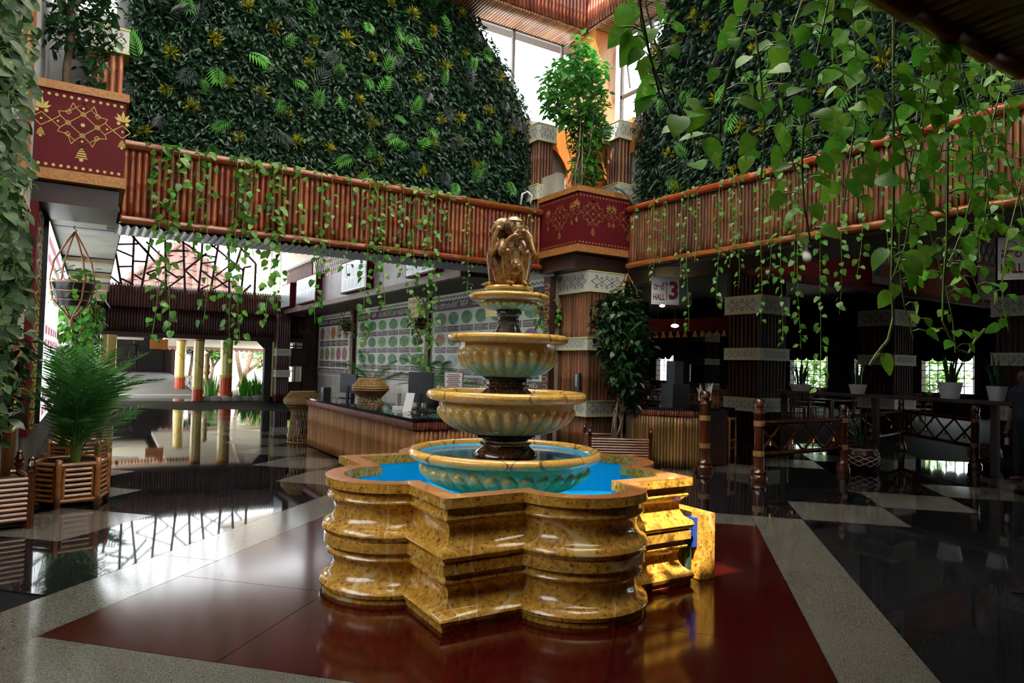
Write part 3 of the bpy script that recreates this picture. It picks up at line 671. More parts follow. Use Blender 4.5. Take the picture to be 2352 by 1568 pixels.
for k in range(26):
    a = 2*math.pi*k/26; b = 2*math.pi*(k+.5)/26; c = 2*math.pi*(k+1)/26; r = .168
    P = lambda an, z: Vector((FC.x+r*math.cos(an), FC.y+r*math.sin(an), z))
    for u, w in ((P(a, 2.155), P(b, 2.192)), (P(b, 2.192), P(c, 2.155))): mb.tube([u, w], .004, 4)
mb.build('zigzag_trim', INK, fo)
# --- three seated monkeys back to back -----------------------------------
STAT = marble_mat('statue_bronze_resin', (.48, .26, .085), (.23, .075, .02), (.08, .026, .010), (.60, .40, .16), .18, (.2, .3, 0))
def monkey(ang, pose):
    mb = MB(); 
    def lr(p): return p
    E = mb.ball; C = mb.capsule
    # local: +x faces outward, z up, seated, 0.56 tall
    C((.035, 0, .09), (.03, 0, .30), .085, .075)           # belly and chest
    E((.085, 0, .14), .055, .06, .075); E((.075, .035, .285), .038, .036, .034); E((.075, -.035, .285), .038, .036, .034)
    for s in (-1, 1): E((.108, s*.036, .277), .009, .009, .009)
    C((.03, 0, .36), (.045, 0, .42), .04, .045)            # neck
    E((.035, 0, .482), .090, .088, .084)                   # skull
    E((.085, 0, .462), .054, .062, .058); E((.122, 0, .436), .036, .042, .034); E((.106, 0, .515), .022, .052, .012); E((.142, 0, .458), .014, .018, .012)   # face, muzzle, brow, nose
    for s in (-1, 1):
        E((.02, s*.09, .47), .02, .013, .028)               # ears
        C((.03, s*.075, .055), (.115, s*.085, .255), .062, .04)      # thigh up to raised knee
        C((.118, s*.085, .255), (.105, s*.07, .045), .036, .026)     # shin
        C((.105, s*.07, .02), (.165, s*.06, .013), .022, .015)       # foot
        for q in (-1, 0, 1): C((.165, s*.06+q*.012, .012), (.188, s*.062+q*.016, .008), .007, .006, 6)
        sh = Vector((.02, s*.085, .345))
        if pose == 'hear': el, wr, hd, up = (.10, s*.135, .26), (.085, s*.125, .395), (.05, s*.105, .465), Vector((-.45, 0, 1))
        elif pose == 'speak': el, wr, hd, up = (.115, s*.13, .255), (.135, s*.080, .355), (.163, s*.024, .404+.018*s), Vector((.05, -s*1.0, .3))
        else: el, wr, hd, up = (.115, s*.13, .27), (.135, s*.085, .42), (.138, s*.032, .478), Vector((.0, -s*.8, .6))
        C(sh, el, .042, .030); C(el, wr, .030, .021)
        wrv, hdv, d = Vector(wr), Vector(hd), up.normalized(); nrm = Vector((1, 0, 0)) if pose != 'hear' else Vector((.3, s, 0)).normalized()
        side = d.cross(nrm).normalized(); C(wrv, hdv-d*.012, .022, .024); 
        for q in range(4):
            b = hdv+side*((q-1.5)*.0155)-nrm*.002; C(b-d*.012, b+d*(.034-.004*abs(q-1.5)), .0082, .0070, 8); C(b+d*.036, b+d*.058-nrm*.008, .0072, .006, 8)
        C(hdv-side*.024-d*.01, hdv-side*.036+d*.022, .0085, .007, 8)
    me = mb.mesh('monkey', STAT)
    me = evalmesh(me, [('REMESH', {'mode': 'VOXEL', 'voxel_size': .0042}), ('SMOOTH', {'factor': .5, 'iterations': 2})])
    me.polygons.foreach_set('use_smooth', [True]*len(me.polygons))
    if not me.materials: me.materials.append(STAT)
    return me
st = thing('monkey_statue', 'glossy brown statue of three seated monkeys back to back atop the fountain', 'statue', (FC.x, FC.y, 2.235))
camdir = math.atan2(-FC.y, -FC.x)
for pose, da, lab in (('speak', .38, 'monkey covering its mouth'), ('hear', .38-2.09, 'monkey covering its ears'), ('see', .38+2.09, 'monkey covering its eyes')):
    a = camdir+da; me = monkey(a, pose)
    o = inst(me, 'monkey', st, Vector((FC.x, FC.y, 2.235))+Vector((math.cos(a), math.sin(a), 0))*.028, (0, 0, a), 1.0, lab)
    if pose != 'see':
        mb = MB(); R = Matrix.Rotation(a, 3, 'Z'); b = Vector((FC.x, FC.y, 2.235))+Vector((math.cos(a), math.sin(a), 0))*.028
        for s in (-1, 1): mb.ball(b+R @ Vector((.130, s*.027, .492)), .011, .010, .007, 8, 6)
        mb.build('eyes', INK, st, 'all')
# --- cover box at the right arm of the basin ------------------------------
t = thing('pump_cover', 'yellow marble cover box standing at the right corner of the fountain', 'box', (4.06, 4.0, 0))
MB().box(4.0, 4.15, 3.70, 4.4, .005, .50).build('marble_panel', BASIN_M, t)
MB().box(3.955, 4.0, 3.74, 4.35, .25, .47).build('blue_casing', BLUE_PL, t)
MB().tube([(3.955, 3.80, .01), (3.955, 3.80, .26)], .035, 10).build('pipe', mat('green_pipe', (.02, .05, .03), .4), t)
# ================================================================== CORRIDOR TO THE ENTRANCE
EY = 27.0
# left soffit with cross beams
SOFW = mat('pale_soffit', (.52, .50, .40), .5, c2=(.36, .35, .30), scale=1.2)
mb = MB(); vs = []; fs = []; k = 0; y = 11.1
while y < 25.5:
    z = 3.47+.014*math.sin(y*2*math.pi/.32); vs += [(-.7, y, z), (.28, y, z)]
    if k: fs.append((2*k-2, 2*k, 2*k+1, 2*k-1))
    y += .08; k += 1
mb.add(vs, fs); struct(mb.build('ceiling_left', SOFW, smooth='all'))
struct(MB().box(-.95, .3, 11.1, 26.9, 3.5, 3.62).build('ceiling_left_slab', CEIL))
for k, (y, dz) in enumerate(((15.4, .08), (18.0, .12), (20.6, .18), (23.2, .26))):
    t = thing('ceiling_beam', 'woven wood ceiling beam over the lit menu boards, number %s from the planter' % ('one', 'two', 'three', 'four')[k], 'beam', (-.2, y, 3.45-dz))
    MB().box(-.69, .27, y, y+.35, 3.455-dz, 3.45).build('beam_case', mat('pale_woven_case', (.44, .36, .20), .5, c2=(.34, .26, .13), scale=6), t)
    MB().box(.272, .285, y+.02, y+.33, 3.46-dz, 3.44).build('beam_end', WOODRIM, t)
struct(MB().box(-.95, 9.9, 12.05, 27.2, 6.7, 6.8).build('ceiling_corridor', WHITE_PLASTER))
# lit menu boards on the left wall
def lit(name, col, s): return mat(name, (.1, .1, .1), .3, emit=col, estr=s)
LITW, LITP, LITG, LITY, LITB = lit('lit_white', (.88, .97, 1.0), 2.6), lit('lit_plum', (.42, .14, .22), 1.1), lit('lit_green', (.60, .85, .55), 1.7), lit('lit_yellow', (.95, .9, .55), 2.0), lit('lit_grey', (.55, .6, .72), 1.4)
for k, (y0, y1, lab) in enumerate(((10.9, 15.3, 'nearest backlit white menu board on the left wall'), (15.5, 19.6, 'middle backlit white menu board behind the hanging pots'), (19.8, 24.0, 'farthest backlit white menu board on the left wall'))):
    t = thing('menu_lightbox', lab, 'lightbox', (-.6, (y0+y1)/2, .68)); z0, z1 = .68, 3.38; xs = -.56
    MB().box(-.698, xs-.004, y0, y1, z0, z1).build('case', BLACK, t)
    MB().box(xs-.004, xs, y0+.06, y1-.06, z0+.02, z1-.02).build('lit_face', LITW, t)
    mb = MB(); L = y1-y0
    for a, b in ((.885, .93), (.80, .845)): mb.box(xs, xs+.002, y0+.08, y1-.08, z0+(z1-z0)*a, z0+(z1-z0)*b)
    for c in range(6):
        for zz in (.44, .37, .10, .03):
            yy = y0+.15+(L-.3)*c/6; mb.box(xs, xs+.002, yy, yy+(L-.3)/6*.8, z0+(z1-z0)*zz, z0+(z1-z0)*(zz+.045))
    mb.build('printed_captions', LITP, t, kind='stuff')
    for m_, cols, nm in ((LITG, (1, 4), 'printed_vegetable'), (LITB, (0, 3), 'printed_vegetable'), (LITY, (2, 5), 'printed_vegetable')):
        for c in cols:
            for zz in (.58, .24):
                mb = MB(); yy = y0+.15+(L-.3)*(c+.4)/6; mb.disc((xs+.003, yy, z0+(z1-z0)*zz), .09, 10, 0, Y_, Z_, .28); mb.build(nm, m_, t)
# ogee-arch ornament board beside the boards, on the wall
t = thing('arch_ornament_board', 'maroon board painted with a column of yellow arches beside menu board', 'ornament', (-.66, 10.3, .62))
MB().box(-.698, -.62, 9.78, 10.86, .62, 3.4).build('board', MAROON, t)
YG = mat('yellow_arch_paint', (.50, .36, .03), .5)
xs = -.616
for k in range(14):
    zc = .74+k*.196; mb = MB()
    P = lambda y, z: (xs, y, z)
    for s in (-1, 1):
        outer = [P(9.86, zc), P(10.12, zc+s*.055), P(10.32, zc+s*.092), P(10.84, zc+s*.092), P(10.84, zc+s*.06), P(10.36, zc+s*.058), P(10.16, zc+s*.012), P(10.05, zc)]
        mb.add(outer, [tuple(range(8)) if s > 0 else tuple(range(7, -1, -1))])
    mb.add([(xs, 10.34, zc), (xs, 10.5, zc+.036), (xs, 10.84, zc+.036), (xs, 10.84, zc-.036), (xs, 10.5, zc-.036)], [(0, 1, 2, 3, 4)])
    mb.build('painted_arch', YG, t)
# ------------------------------------------------------------------ posters
PAPER = mat('poster_paper', (.62, .68, .58), .45)
PLUM = mat('poster_plum', (.085, .028, .055), .45)
PTXT = mat('poster_lettering', (.75, .74, .70), .5)
GREENS = [mat('picture_green_%d' % k, c, .5, c2=d, scale=9, mixr=(.4, .6), rand=.2) for k, (c, d) in enumerate([((.03, .16, .05), (.12, .30, .10)), ((.06, .22, .04), (.22, .40, .14)), ((.02, .12, .06), (.09, .26, .14)), ((.10, .26, .05), (.03, .12, .03))])]
ROOTS = [mat('picture_root_%d' % k, c, .5, c2=d, scale=7, mixr=(.4, .6)) for k, (c, d) in enumerate([((.38, .16, .22), (.20, .06, .10)), ((.60, .55, .45), (.40, .34, .26)), ((.55, .15, .06), (.36, .09, .04)), ((.40, .28, .30), (.25, .14, .17)), ((.25, .15, .07), (.40, .28, .16)), ((.45, .33, .18), (.28, .17, .09)), ((.30, .22, .14), (.17, .11, .06)), ((.22, .20, .12), (.34, .30, .2)), ((.36, .09, .13), (.22, .05, .08))])]
VEGX = {'purple': mat('picture_purple', (.12, .03, .16), .5, c2=(.30, .10, .30), scale=8), 'red': mat('picture_red', (.45, .04, .05), .5, c2=(.25, .3, .08), scale=6), 'white': mat('picture_white', (.55, .60, .58), .5, c2=(.35, .42, .38), scale=9), 'orange': mat('picture_orange', (.4, .16, .05), .5, c2=(.18, .2, .05), scale=6)}
def poster(label, y0, y1, z0, z1, cols, rows, title, cells, foot, pics):
    """y0 is the near (right) edge; the sheet hangs on the wall x=PWX and faces -X"""
    x = PWX-.07; w, h = y1-y0, z1-z0; t = thing('calorie_poster', label, 'poster', (PWX-.04, (y0+y1)/2, z0))
    O = Vector((x-.004, y1, z0)); EX, EZ = -Y_, Z_                      # left edge, reading towards -Y
    MB().box(x, PWX-.005, y0, y1, z0, z1).build('board', PAPER, t)
    mb = MB()
    mb.box(x-.003, x, y0+.12, y1-.12, z1-.40, z1-.15).box(x-.003, x, y0+.12, y1-.12, z0+.10, z0+.27)
    mb.build('heading_bar', PLUM, t, kind='stuff')
    mb = MB(); n = int(w/.16)
    for k in range(n):                                              # wavy border
        for zz in (z1-.1, z0+.03):
            a = O+EX*(w*k/n)+EZ*(zz-z0); b = O+EX*(w*(k+.5)/n)+EZ*(zz-z0+.05); c = O+EX*(w*(k+1)/n)+EZ*(zz-z0)
            for p, q in ((a, b), (b, c)): mb.tube([p, q], .009, 4)
    m = int(h/.16)
    for k in range(m):
        for yy in (.05, w-.05):
            a = O+EX*yy+EZ*(h*k/m); b = O+EX*(yy+.035)+EZ*(h*(k+.5)/m); c = O+EX*yy+EZ*(h*(k+1)/m)
            for p, q in ((a, b), (b, c)): mb.tube([p, q], .008, 4)
    mb.build('wavy_border', INK, t, kind='stuff')
    tx = MB()
    put_text(tx, title[0], .19, O+EX*.2+EZ*(h-.275)-X_*.003, EX, EZ, 0, 'LEFT', fit=w*title[3]-.3); put_text(tx, title[1], .20, O+EX*(w*title[3])+EZ*(h-.275)-X_*.003, EX, EZ, 0, 'LEFT', fit=w*(1-title[3])-.25)
    put_text(tx, foot, .14, O+EX*.3+EZ*.185-X_*.003, EX, EZ, 0, 'LEFT', fit=w-.6)
    gx0, gx1, gz1, gz0 = .22, w-.22, h-.43, .30; cw, ch = (gx1-gx0)/cols, (gz1-gz0)/rows
    for r in range(rows):
        for c in range(cols):
            cx, cz = gx0+cw*(c+.5), gz1-ch*(r+.5); k = r*cols+c; p = O+EX*cx+EZ*(cz+ch*.17)
            MB().disc(p-X_*.002, cw*.41, 20, 0, EX, EZ, ch*.325).build('picture_ring', WHITE_BAND, t)
            MB().disc(p-X_*.005, cw*.38, 20, 0, EX, EZ, ch*.30).build('vegetable_picture', pics(r, c), t)
            lb = MB().box(x-.006, x-.003, y1-cx-cw*.45, y1-cx+cw*.45, z0+cz-ch*.46, z0+cz-ch*.19).build('caption_box', PLUM, t)
            te, en, kc = cells(r, c)
            b = O+EX*(cx-cw*.40)+EZ*(cz-ch*.325)-X_*.004
            put_text(tx, te, ch*.12, b+EZ*ch*.045, EX, EZ, 0, 'LEFT', fit=cw*.52); put_text(tx, en, ch*.07, b-EZ*ch*.06, EX, EZ, 0, 'LEFT', fit=cw*.52); put_text(tx, kc, ch*.15, b+EX*cw*.60, EX, EZ, 0, 'LEFT', fit=cw*.2)
    tx.build('lettering', PTXT, t, kind='stuff')
    return t
_g = lambda r, c: GREENS[(r*3+c*2+r*c) % 4]
V3 = {(0, 0): ('కాకర', '(BEANS)', '12'), (0, 1): ('బీరకాయ', '(RIDGE GOURD)', '13'), (0, 2): ('సొరకాయ', '(BOTTLE GOURD)', '12'), (0, 3): ('క్యాప్సికం', '(CAPSICUM)', '16'), (0, 5): ('దోసకాయ', '(CUCUMBER)', '20'), (0, 6): ('కాకరకాయ', '(BITTER GOURD)', '21'), (1, 0): ('టమాటో', '(TOMATO)', '22'), (1, 1): ('క్యాలీఫ్లవర్', '(CAULIFLOWER)', '25'), (2, 2): ('మునగకాయ', '(DRUMSTICK)', '29'), (2, 6): ('పచ్చిబఠాణీ', '(GREEN PEAS)', '81')}
poster('large calorie poster of vegetables nearest the bamboo column, behind the fountain', 10.98, 16.35, 1.02, 3.33, 7, 3, ('కూరగాయల్లో శక్తి', '- CALORIES IN VEGETABLES (100 grams)', 1.7, .40, 1.7), lambda r, c: V3.get((r, c), ('వంకాయ', '(VEGETABLE)' if False else '(BRINJAL)', '24')), 'మీరు కూరగాయలు మీ ఇంటి అవసరాలకు', lambda r, c: {(1, 0): VEGX['red'], (1, 6): VEGX['purple'], (2, 1): VEGX['white'], (0, 5): VEGX['orange']}.get((r, c), _g(r, c)))
poster('calorie poster of leafy vegetables, middle of the three posters', 16.62, 22.3, 1.05, 3.33, 6, 3, ('ఆకుకూరల్లో శక్తి', '- CALORIES IN LEAFY VEGETABLES (100 grams)', 1.75, .34, 1.75), lambda r, c: ('కొత్తిమీర', '(LEAFY)', str((18, 19, 24, 29, 32, 35)[(c+r*2) % 6])), 'ఆకుకూరలు తాజాగా మీ భోజన పోషణ', _g)
poster('calorie poster of root vegetables, farthest left of the three posters', 22.95, 26.85, 1.05, 3.3, 5, 2, ('దుంపల్లో శక్తి', '- CALORIES IN ROOT VEGETABLES (100 grams)', 1.2, .33, 1.15), lambda r, c: ('దుంప', '(ROOT)', str((40, 32, 16, 43, 41)[c])), 'దుంపకూరలు మితంగా తినటం మంచిది', lambda r, c: ROOTS[(r*5+c) % 9])
# dark carved posts between the posters
for k, (y, lab) in enumerate(((16.48, 'dark maroon ornament post between the vegetable and leafy posters'), (22.6, 'dark maroon ornament post between the leafy and root posters'), (10.92, 'dark maroon ornament post beside the bamboo column'))):
    t = thing('ornament_post', lab, 'post', (PWX-.06, y, 0)); MB().box(PWX-.14, PWX-.01, y-.11, y+.11, 0, 3.34).build('post_board', mat('dark_maroon', (.05, .012, .012), .5), t)
    for q in range(16):
        mb = MB(); zc = .9+q*.15; mb.add([(PWX-.143, y+.08, zc-.055), (PWX-.143, y-.05, zc-.055), (PWX-.143, y-.1, zc), (PWX-.143, y-.05, zc+.055), (PWX-.143, y+.08, zc+.055), (PWX-.143, y+.08, zc+.03), (PWX-.143, y-.03, zc+.03), (PWX-.143, y-.05, zc), (PWX-.143, y-.03, zc-.03), (PWX-.143, y+.08, zc-.03)], [(0, 1, 2, 3, 4, 5, 6, 7, 8, 9)]); mb.build('painted_arch', GOLD_DIM, t)
# ------------------------------------------------------------------ gallery above the posters
GX = 6.25; FAS = mat('pale_fascia', (.36, .29, .30), .4, c2=(.30, .23, .24), scale=2)
struct(MB().box(GX+.05, PWX, 12.1, 27.1, 3.36, 3.46).build('ceiling_poster', CEIL))
t = thing('gallery_parapet', 'pale painted gallery front with wooden ledge above the posters', 'parapet', (GX, 19.5, 3.34))
MB().box(GX-.02, GX+.05, 12.06, 27.2, 3.48, 4.28).build('fascia_board', FAS, t)
MB().box(GX-.10, GX+.06, 12.06, 27.2, 3.34, 3.48).build('ledge', mat('grey_brown_ledge', (.25, .17, .13), .5, c2=(.18, .12, .09), scale=4), t)
PALEP = mat('pale_pattern', (.55, .48, .42), .5)
for k in range(9):
    mb = MB(); kolam(mb, (GX-.024, 13.0+k*1.6, 3.92), -Y_, Z_, .085); mb.build('painted_motif', PALEP, t, kind='stuff')
for k, (y0, y1, lab) in enumerate(((22.0, 24.5, 'white menu screen on the gallery front above the root vegetable poster'), (17.2, 19.4, 'large white menu screen on the gallery front above the leafy poster'), (13.0, 14.6, 'white menu screen half hidden under the left balcony'), (25.4, 26.8, 'small white menu screen at the far end of the gallery front'))):
    t2 = thing('menu_screen', lab, 'screen', (GX-.2, (y0+y1)/2, 3.53)); MB().box(GX-.22, GX-.021, y0, y1, 3.53, 4.42).build('case', MAROON, t2)
    MB().box(GX-.225, GX-.22, y0+.05, y1-.05, 3.57, 4.38).build('screen_face', mat('screen_white', (.42, .46, .50), .25, emit=(.75, .82, .9), estr=.12), t2)
    mb = MB(); n = max(3, int((y1-y0)/.36))
    for q in range(n):
        for r in range(2): mb.box(GX-.228, GX-.225, y0+.1+(y1-y0-.2)*q/n, y0+.1+(y1-y0-.2)*(q+.86)/n, 3.62+r*.33, 3.91+r*.33)
    mb.build('printed_tiles', mat('screen_tint', (.28, .34, .38), .3, emit=(.55, .62, .66), estr=.10), t2, kind='stuff')
t = thing('gallery_railing', 'dark red bamboo lattice railing along the gallery above the posters', 'railing', (GX, 20, 4.28))
me = pole_mesh('baluster', .028, .75, RED_BAMBOO, 'Z', 6, 2)
for k in range(46): inst(me, 'baluster', t, (GX+.02, 23.4+k*.078, 4.28))
for k in range(40):
    for s in (-1, 1):
        y = 15.4+k*.19; MB().bar((GX+.02+.01*s, y, 4.28), (GX+.02+.01*s, y+s*.42, 5.02), .035, .012, (1, 0, 0)).build('lattice_slat', RED_BAMBOO, t)
MB().box(GX-.02, GX+.06, 12.1, 27, 5.0, 5.08).build('top_rail', DARK_WOOD, t)
for y in (23.2, 19.6, 15.4):
    cane_post('gallery_post', {23.2: 'slim gallery post with white bands at the far railing', 19.6: 'slim gallery post with white bands above the leafy poster', 15.4: 'slim gallery post with white bands nearest the left balcony'}[y], GX+.1, GX+.35, y-.12, y+.12, 4.0, 6.7, [(4.3, 4.55), (5.6, 5.9)], mt=DARK_BAMBOO, r=.03, bt=.03)
# sloping white gable ceiling at the far right of the lattice
mb = MB().add([(5.0, 27.3, 6.3), (5.0, 32, 5.6), (9, 32, 4.9), (9, 27.3, 5.6), (5.0, 27.3, 6.4), (5.0, 32, 5.7), (9, 32, 5.0), (9, 27.3, 5.7)], [(0, 1, 2, 3), (7, 6, 5, 4), (0, 4, 5, 1), (1, 5, 6, 2), (2, 6, 7, 3), (3, 7, 4, 0)])
mb.build('porch_roof', WHITE_PLASTER, label='pale sloping porch roof beyond the lattice screen', cat='roof')
# ------------------------------------------------------------------ entrance: lintel, lattice screen
t = thing('entrance_lintel', 'dark brown bamboo lintel and eave over the entrance', 'lintel', (2.8, EY, 2.3))
MB().box(-.7, 6.9, EY+.02, EY+.3, 2.34, 4.02).build('backing_board', DARK_WOOD, t)
MB().box(-.7, 6.9, EY-.16, EY+.1, 2.26, 2.42).build('lower_beam', DARK_WOOD, t)
me = pole_mesh('lintel_cane', .042, .92, DARK_BAMBOO, 'Z', 6, 2); me2 = pole_mesh('eave_cane', .042, .86, bamboo_mat('eave_bamboo', (.13, .035, .025), (.08, .02, .015), .45, .3), 'Z', 6, 2)
for k in range(87):
    x = -.66+k*.088; inst(me, 'lintel_cane', t, (x, EY-.05, 2.40)); inst(me2, 'eave_cane', t, (x, EY-.28, 3.28), Matrix.Rotation(-.38, 3, 'X'))
t = thing('lattice_screen', 'irregular dark red branch lattice against the white sky', 'screen', (2.8, EY, 4.05))
LATW = mat('lattice_wood', (.06, .016, .014), .5)
SEG = """288,185,272,570 418,195,345,580 520,205,527,590 655,225,668,605 800,245,790,430 790,430,770,610 920,262,860,615 998,275,1000,635 1085,290,1200,410 1200,410,1190,640
150,265,275,262 145,300,275,355 280,390,380,395 165,432,275,430 150,330,190,560 105,500,180,560 190,520,270,560 290,220,390,330 415,280,520,380 380,480,660,385 285,490,350,530 380,480,520,560 530,315,655,315
530,460,620,520 540,590,665,500 670,460,790,365 675,465,775,555 600,215,735,300 735,235,735,300 740,310,800,350 800,345,900,360 790,410,895,395 790,460,870,520 900,500,995,430 920,310,1110,465 880,500,990,590
865,610,995,535 1005,510,1095,518 1010,540,1090,610 1090,300,1055,410 780,605,850,570 870,245,870,282 870,285,920,262 1110,440,1090,620 1110,440,1165,430 390,330,470,430 1110,620,1165,570"""
for s in SEG.split():
    a, b, c, d = map(float, s.split(',')); p = ony(220+a/3.267, 480+b/3.267, EY); q = ony(220+c/3.267, 480+d/3.267, EY)
    if max(p.z, q.z) > 5.2:
        for u, v in ((p, q), (q, p)):
            if u.z > 5.2 and u.z > v.z: u += (u-v)*.35
    MB().bar(p, q, .075 if abs(q.z-p.z) > abs(q.x-p.x) else .06, .07, Y_).build('lattice_bar', LATW, t)
MB().box(-.7, .1, EY-.05, EY+.05, 4.0, 6.7).build('side_panel', DARK_WOOD, t)
# entrance side posts, door leaf, window to the right of the door
t = thing('door_jamb', 'tall black door jamb at the right of the entrance', 'door jamb', (5.68, EY-.1, 0)); MB().box(5.52, 5.75, EY-.2, EY+.1, 0, 2.3).build('jamb', BLACK, t); MB().box(5.78, 5.84, EY-.24, EY-.1, .2, 2.25).build('yellow_strip', CREAM_TRIM, t)
MB().add([(5.2, EY, 2.3), (5.55, EY, 2.3), (5.55, EY, 1.95), (5.2, EY-.08, 2.3), (5.55, EY-.08, 2.3), (5.55, EY-.08, 1.95)], [(0, 1, 2), (5, 4, 3), (0, 3, 4, 1), (1, 4, 5, 2), (2, 5, 3, 0)]).build('corner_gusset', BLACK, t)
cane_post('entrance_column', 'dark bamboo column with two pale bands right of the entrance', 5.86, 6.35, EY-.6, EY-.12, 0, 3.3, [(1.75, 2.0), (.95, 1.2)], mt=DARK_BAMBOO, r=.04, bt=.03)
w = struct(MB().box(6.1, 7.0, 27.07, 27.12, 1.35, 1.4).box(6.1, 7.0, 27.07, 27.12, 2.1, 2.15).box(6.38, 6.42, 27.07, 27.12, .75, 2.7).box(6.7, 6.74, 27.07, 27.12, .75, 2.7).build('window_4', BLACK)); MB().box(6.1, 7.0, 27.09, 27.095, .75, 2.7).build('pane', GLASS, w)
t = thing('wall_cabinet', 'black wall cabinet hanging in front of the far window', 'cabinet', (6.75, 26.8, 1.3)); MB().box(6.45, 7.05, 26.7, 26.95, 1.35, 2.05).build('body', BLACK, t); MB().box(6.47, 6.74, 26.69, 26.7, 1.38, 2.02).build('door', DARK_WOOD, t)
# ------------------------------------------------------------------ yellow pillars
YMARB = marble_mat('yellow_pillar_marble', (.80, .64, .17), (.70, .54, .12), (.54, .38, .08), (.35, .22, .06), .25, (.6, .3, 0))
ORG = mat('orange_fluted', (.62, .085, .012), .35, c2=(.50, .06, .01), scale=3)
def pillar(label, px, y, r, z1, zo, cap, plinth=0):
    g = ony(px, 930, y); t = thing('yellow_pillar', label, 'pillar', (g.x, y, 0)); c = (g.x, y, 0)
    MB().lathe(c, [(r*1.02, 0), (r*1.02, zo)], 40, fn=lambda a, j, rr, z: -.012 if int(a*20/math.pi) % 2 else 0).build('fluted_base', ORG, t)
    MB().lathe(c, [(r*1.06, zo), (r*1.06, zo+.03), (r*1.0, zo+.05), (r*1.04, zo+.07), (r*1.0, zo+.1)], 28).build('gold_ring', GOLD, t, True)
    MB().lathe(c, [(r, zo+.1), (r, z1-cap)], 28).build('shaft', YMARB, t, 'all')
    if cap > .02: MB().lathe(c, [(r*1.03, z1-cap), (r*1.03, z1)], 40, fn=lambda a, j, rr, z: -.012 if int(a*20/math.pi) % 2 else 0).build('fluted_cap', ORG, t)
    if plinth: MB().lathe(c, [(r*1.22, 0), (r*1.22, plinth), (r*1.1, plinth+.04), (r*1.02, plinth+.06)], 28).build('plinth', ORG, t, True)
pillar('wide yellow pillar with orange base behind the palm', 243, 26.2, .24, 2.3, .55, .02)
pillar('slim yellow pillar with orange base, middle of the entrance', 452, 27.6, .185, 2.42, .42, .22)
pillar('yellow pillar on a round orange plinth nearest the garden', 516, 28.3, .225, 2.42, .85, .10, .25)
pillar('small far yellow pillar beside the grey ramp', 411, 33.0, .20, 2.4, .7, .10)
# ================================================================== OUTSIDE THE ENTRANCE
GROUND = mat('garden_ground', (.52, .49, .43), .8, c2=(.42, .40, .34), scale=1)
struct(MB().box(-30, 60, 27.4, 90, -.15, -.03).box(30.3, 60, -30, 27.4, -.15, -.03).build('ground_outside', GROUND))
struct(MB().box(-.7, 6.2, 27.4, 31, -.05, -.005).build('porch_floor', GR_GREY))
# ramp hall at the left
RAMP = mat('grey_ramp', (.20, .21, .21), .6, c2=(.15, .15, .16), scale=8)
t = thing('ramp_hall', 'dark covered hall with a grey ramp beyond the entrance', 'building', (1.5, 38, 0))
MB().add([(.6, 29.5, .0), (3.6, 29.5, .0), (3.6, 41, .75), (.6, 41, .75), (.6, 29.5, -.02), (3.6, 29.5, -.02), (3.6, 41, -.02), (.6, 41, -.02)], [(0, 1, 2, 3), (0, 4, 5, 1), (1, 5, 6, 2), (2, 6, 7, 3), (3, 7, 4, 0)]).build('ramp', RAMP, t)
MB().box(-1, 3.7, 45, 45.2, 0, 4).box(-1.2, -1, 40, 45, 0, 4).box(3.55, 3.7, 40, 45, 0, 4).build('walls', DARK_WOOD, t)
MB().box(-1.2, 3.7, 29.6, 45.2, 3.0, 3.2).build('roof_slab', DARK_WOOD, t); MB().box(-1.15, 2.55, 29.65, 42, 2.95, 3.0).build('ceiling_panel', MATS['porch_white'] if 'porch_white' in MATS else mat('porch_white', (.86, .83, .76), .6), t)
MB().box(2.1, 3.5, 44.9, 44.98, .75, 3.0).build('dark_door', BLACK, t)
me = pole_mesh('fringe_cane', .05, .3, ORANGE_BAMBOO, 'Z', 6, 1)
for k in range(32): inst(me, 'fringe_cane', t, (.2+k*.11, 29.7, 2.34))
t = thing('hanging_sign', 'orange wooden sign board hanging over the ramp', 'sign', (2.35, 29.4, 2.25))
p0, p1 = ony(345, 778, 29.4), ony(385, 802, 29.4); MB().box(p0.x, p1.x, 29.38, 29.42, p1.z, p0.z).build('board', ORANGE_WOOD, t)
for x in (p0.x+.08, p1.x-.08): MB().tube([(x, 29.4, p0.z), (x, 29.4, 2.63)], .01, 5).build('chain', BLACK, t)
t = thing('light_tube', 'long white tube lamp under the ramp hall eave', 'lamp', (1.4, 29.2, 2.55)); p0, p1 = ony(265, 776, 29.3), ony(330, 779, 29.3)
MB().box(p0.x, p1.x, 29.26, 29.34, p0.z-.04, p0.z+.05).build('tube', mat('tube_white', (.75, .75, .72), .4), t); MB().box(p0.x+.2, p0.x+.26, 29.28, 29.32, p0.z+.05, 2.63).build('hanger', BLACK, t)
# stone kerb wall and white porch ceiling
pz = lambda y: 2.56-.04*(y-27.35)
pc_ = MB().add([(x, y, pz(y)+h) for h in (0, .08) for x, y in ((-.7, 27.35), (9, 27.35), (9, 38), (2.6, 38), (2.6, 29.5), (-.7, 29.5))], [(0, 1, 2, 3, 4, 5), (11, 10, 9, 8, 7, 6)]+[(k, k+6, (k+1) % 6+6, (k+1) % 6) for k in range(6)]).build('porch_ceiling', mat('porch_white', (.86, .83, .76), .6)); struct(pc_)
for k in range(24): MB().disc((3.0+k*.26, 38.0, pz(38)), .15, 10, 0, X_, Z_, .2).build('fringe_scallop', mat('pink_fringe', (.5, .3, .26), .7), pc_)
for x in (3.2, 4.9, 6.6): MB().bar((x, 27.4, pz(27.4)-.03), (x+1.2, 37.8, pz(37.8)-.03), .09, .05, Z_).build('ceiling_batten', ORANGE_WOOD, pc_)
STONE = mat('pale_stone', (.48, .46, .43), .8, c2=(.34, .32, .30), scale=3, rand=.3)
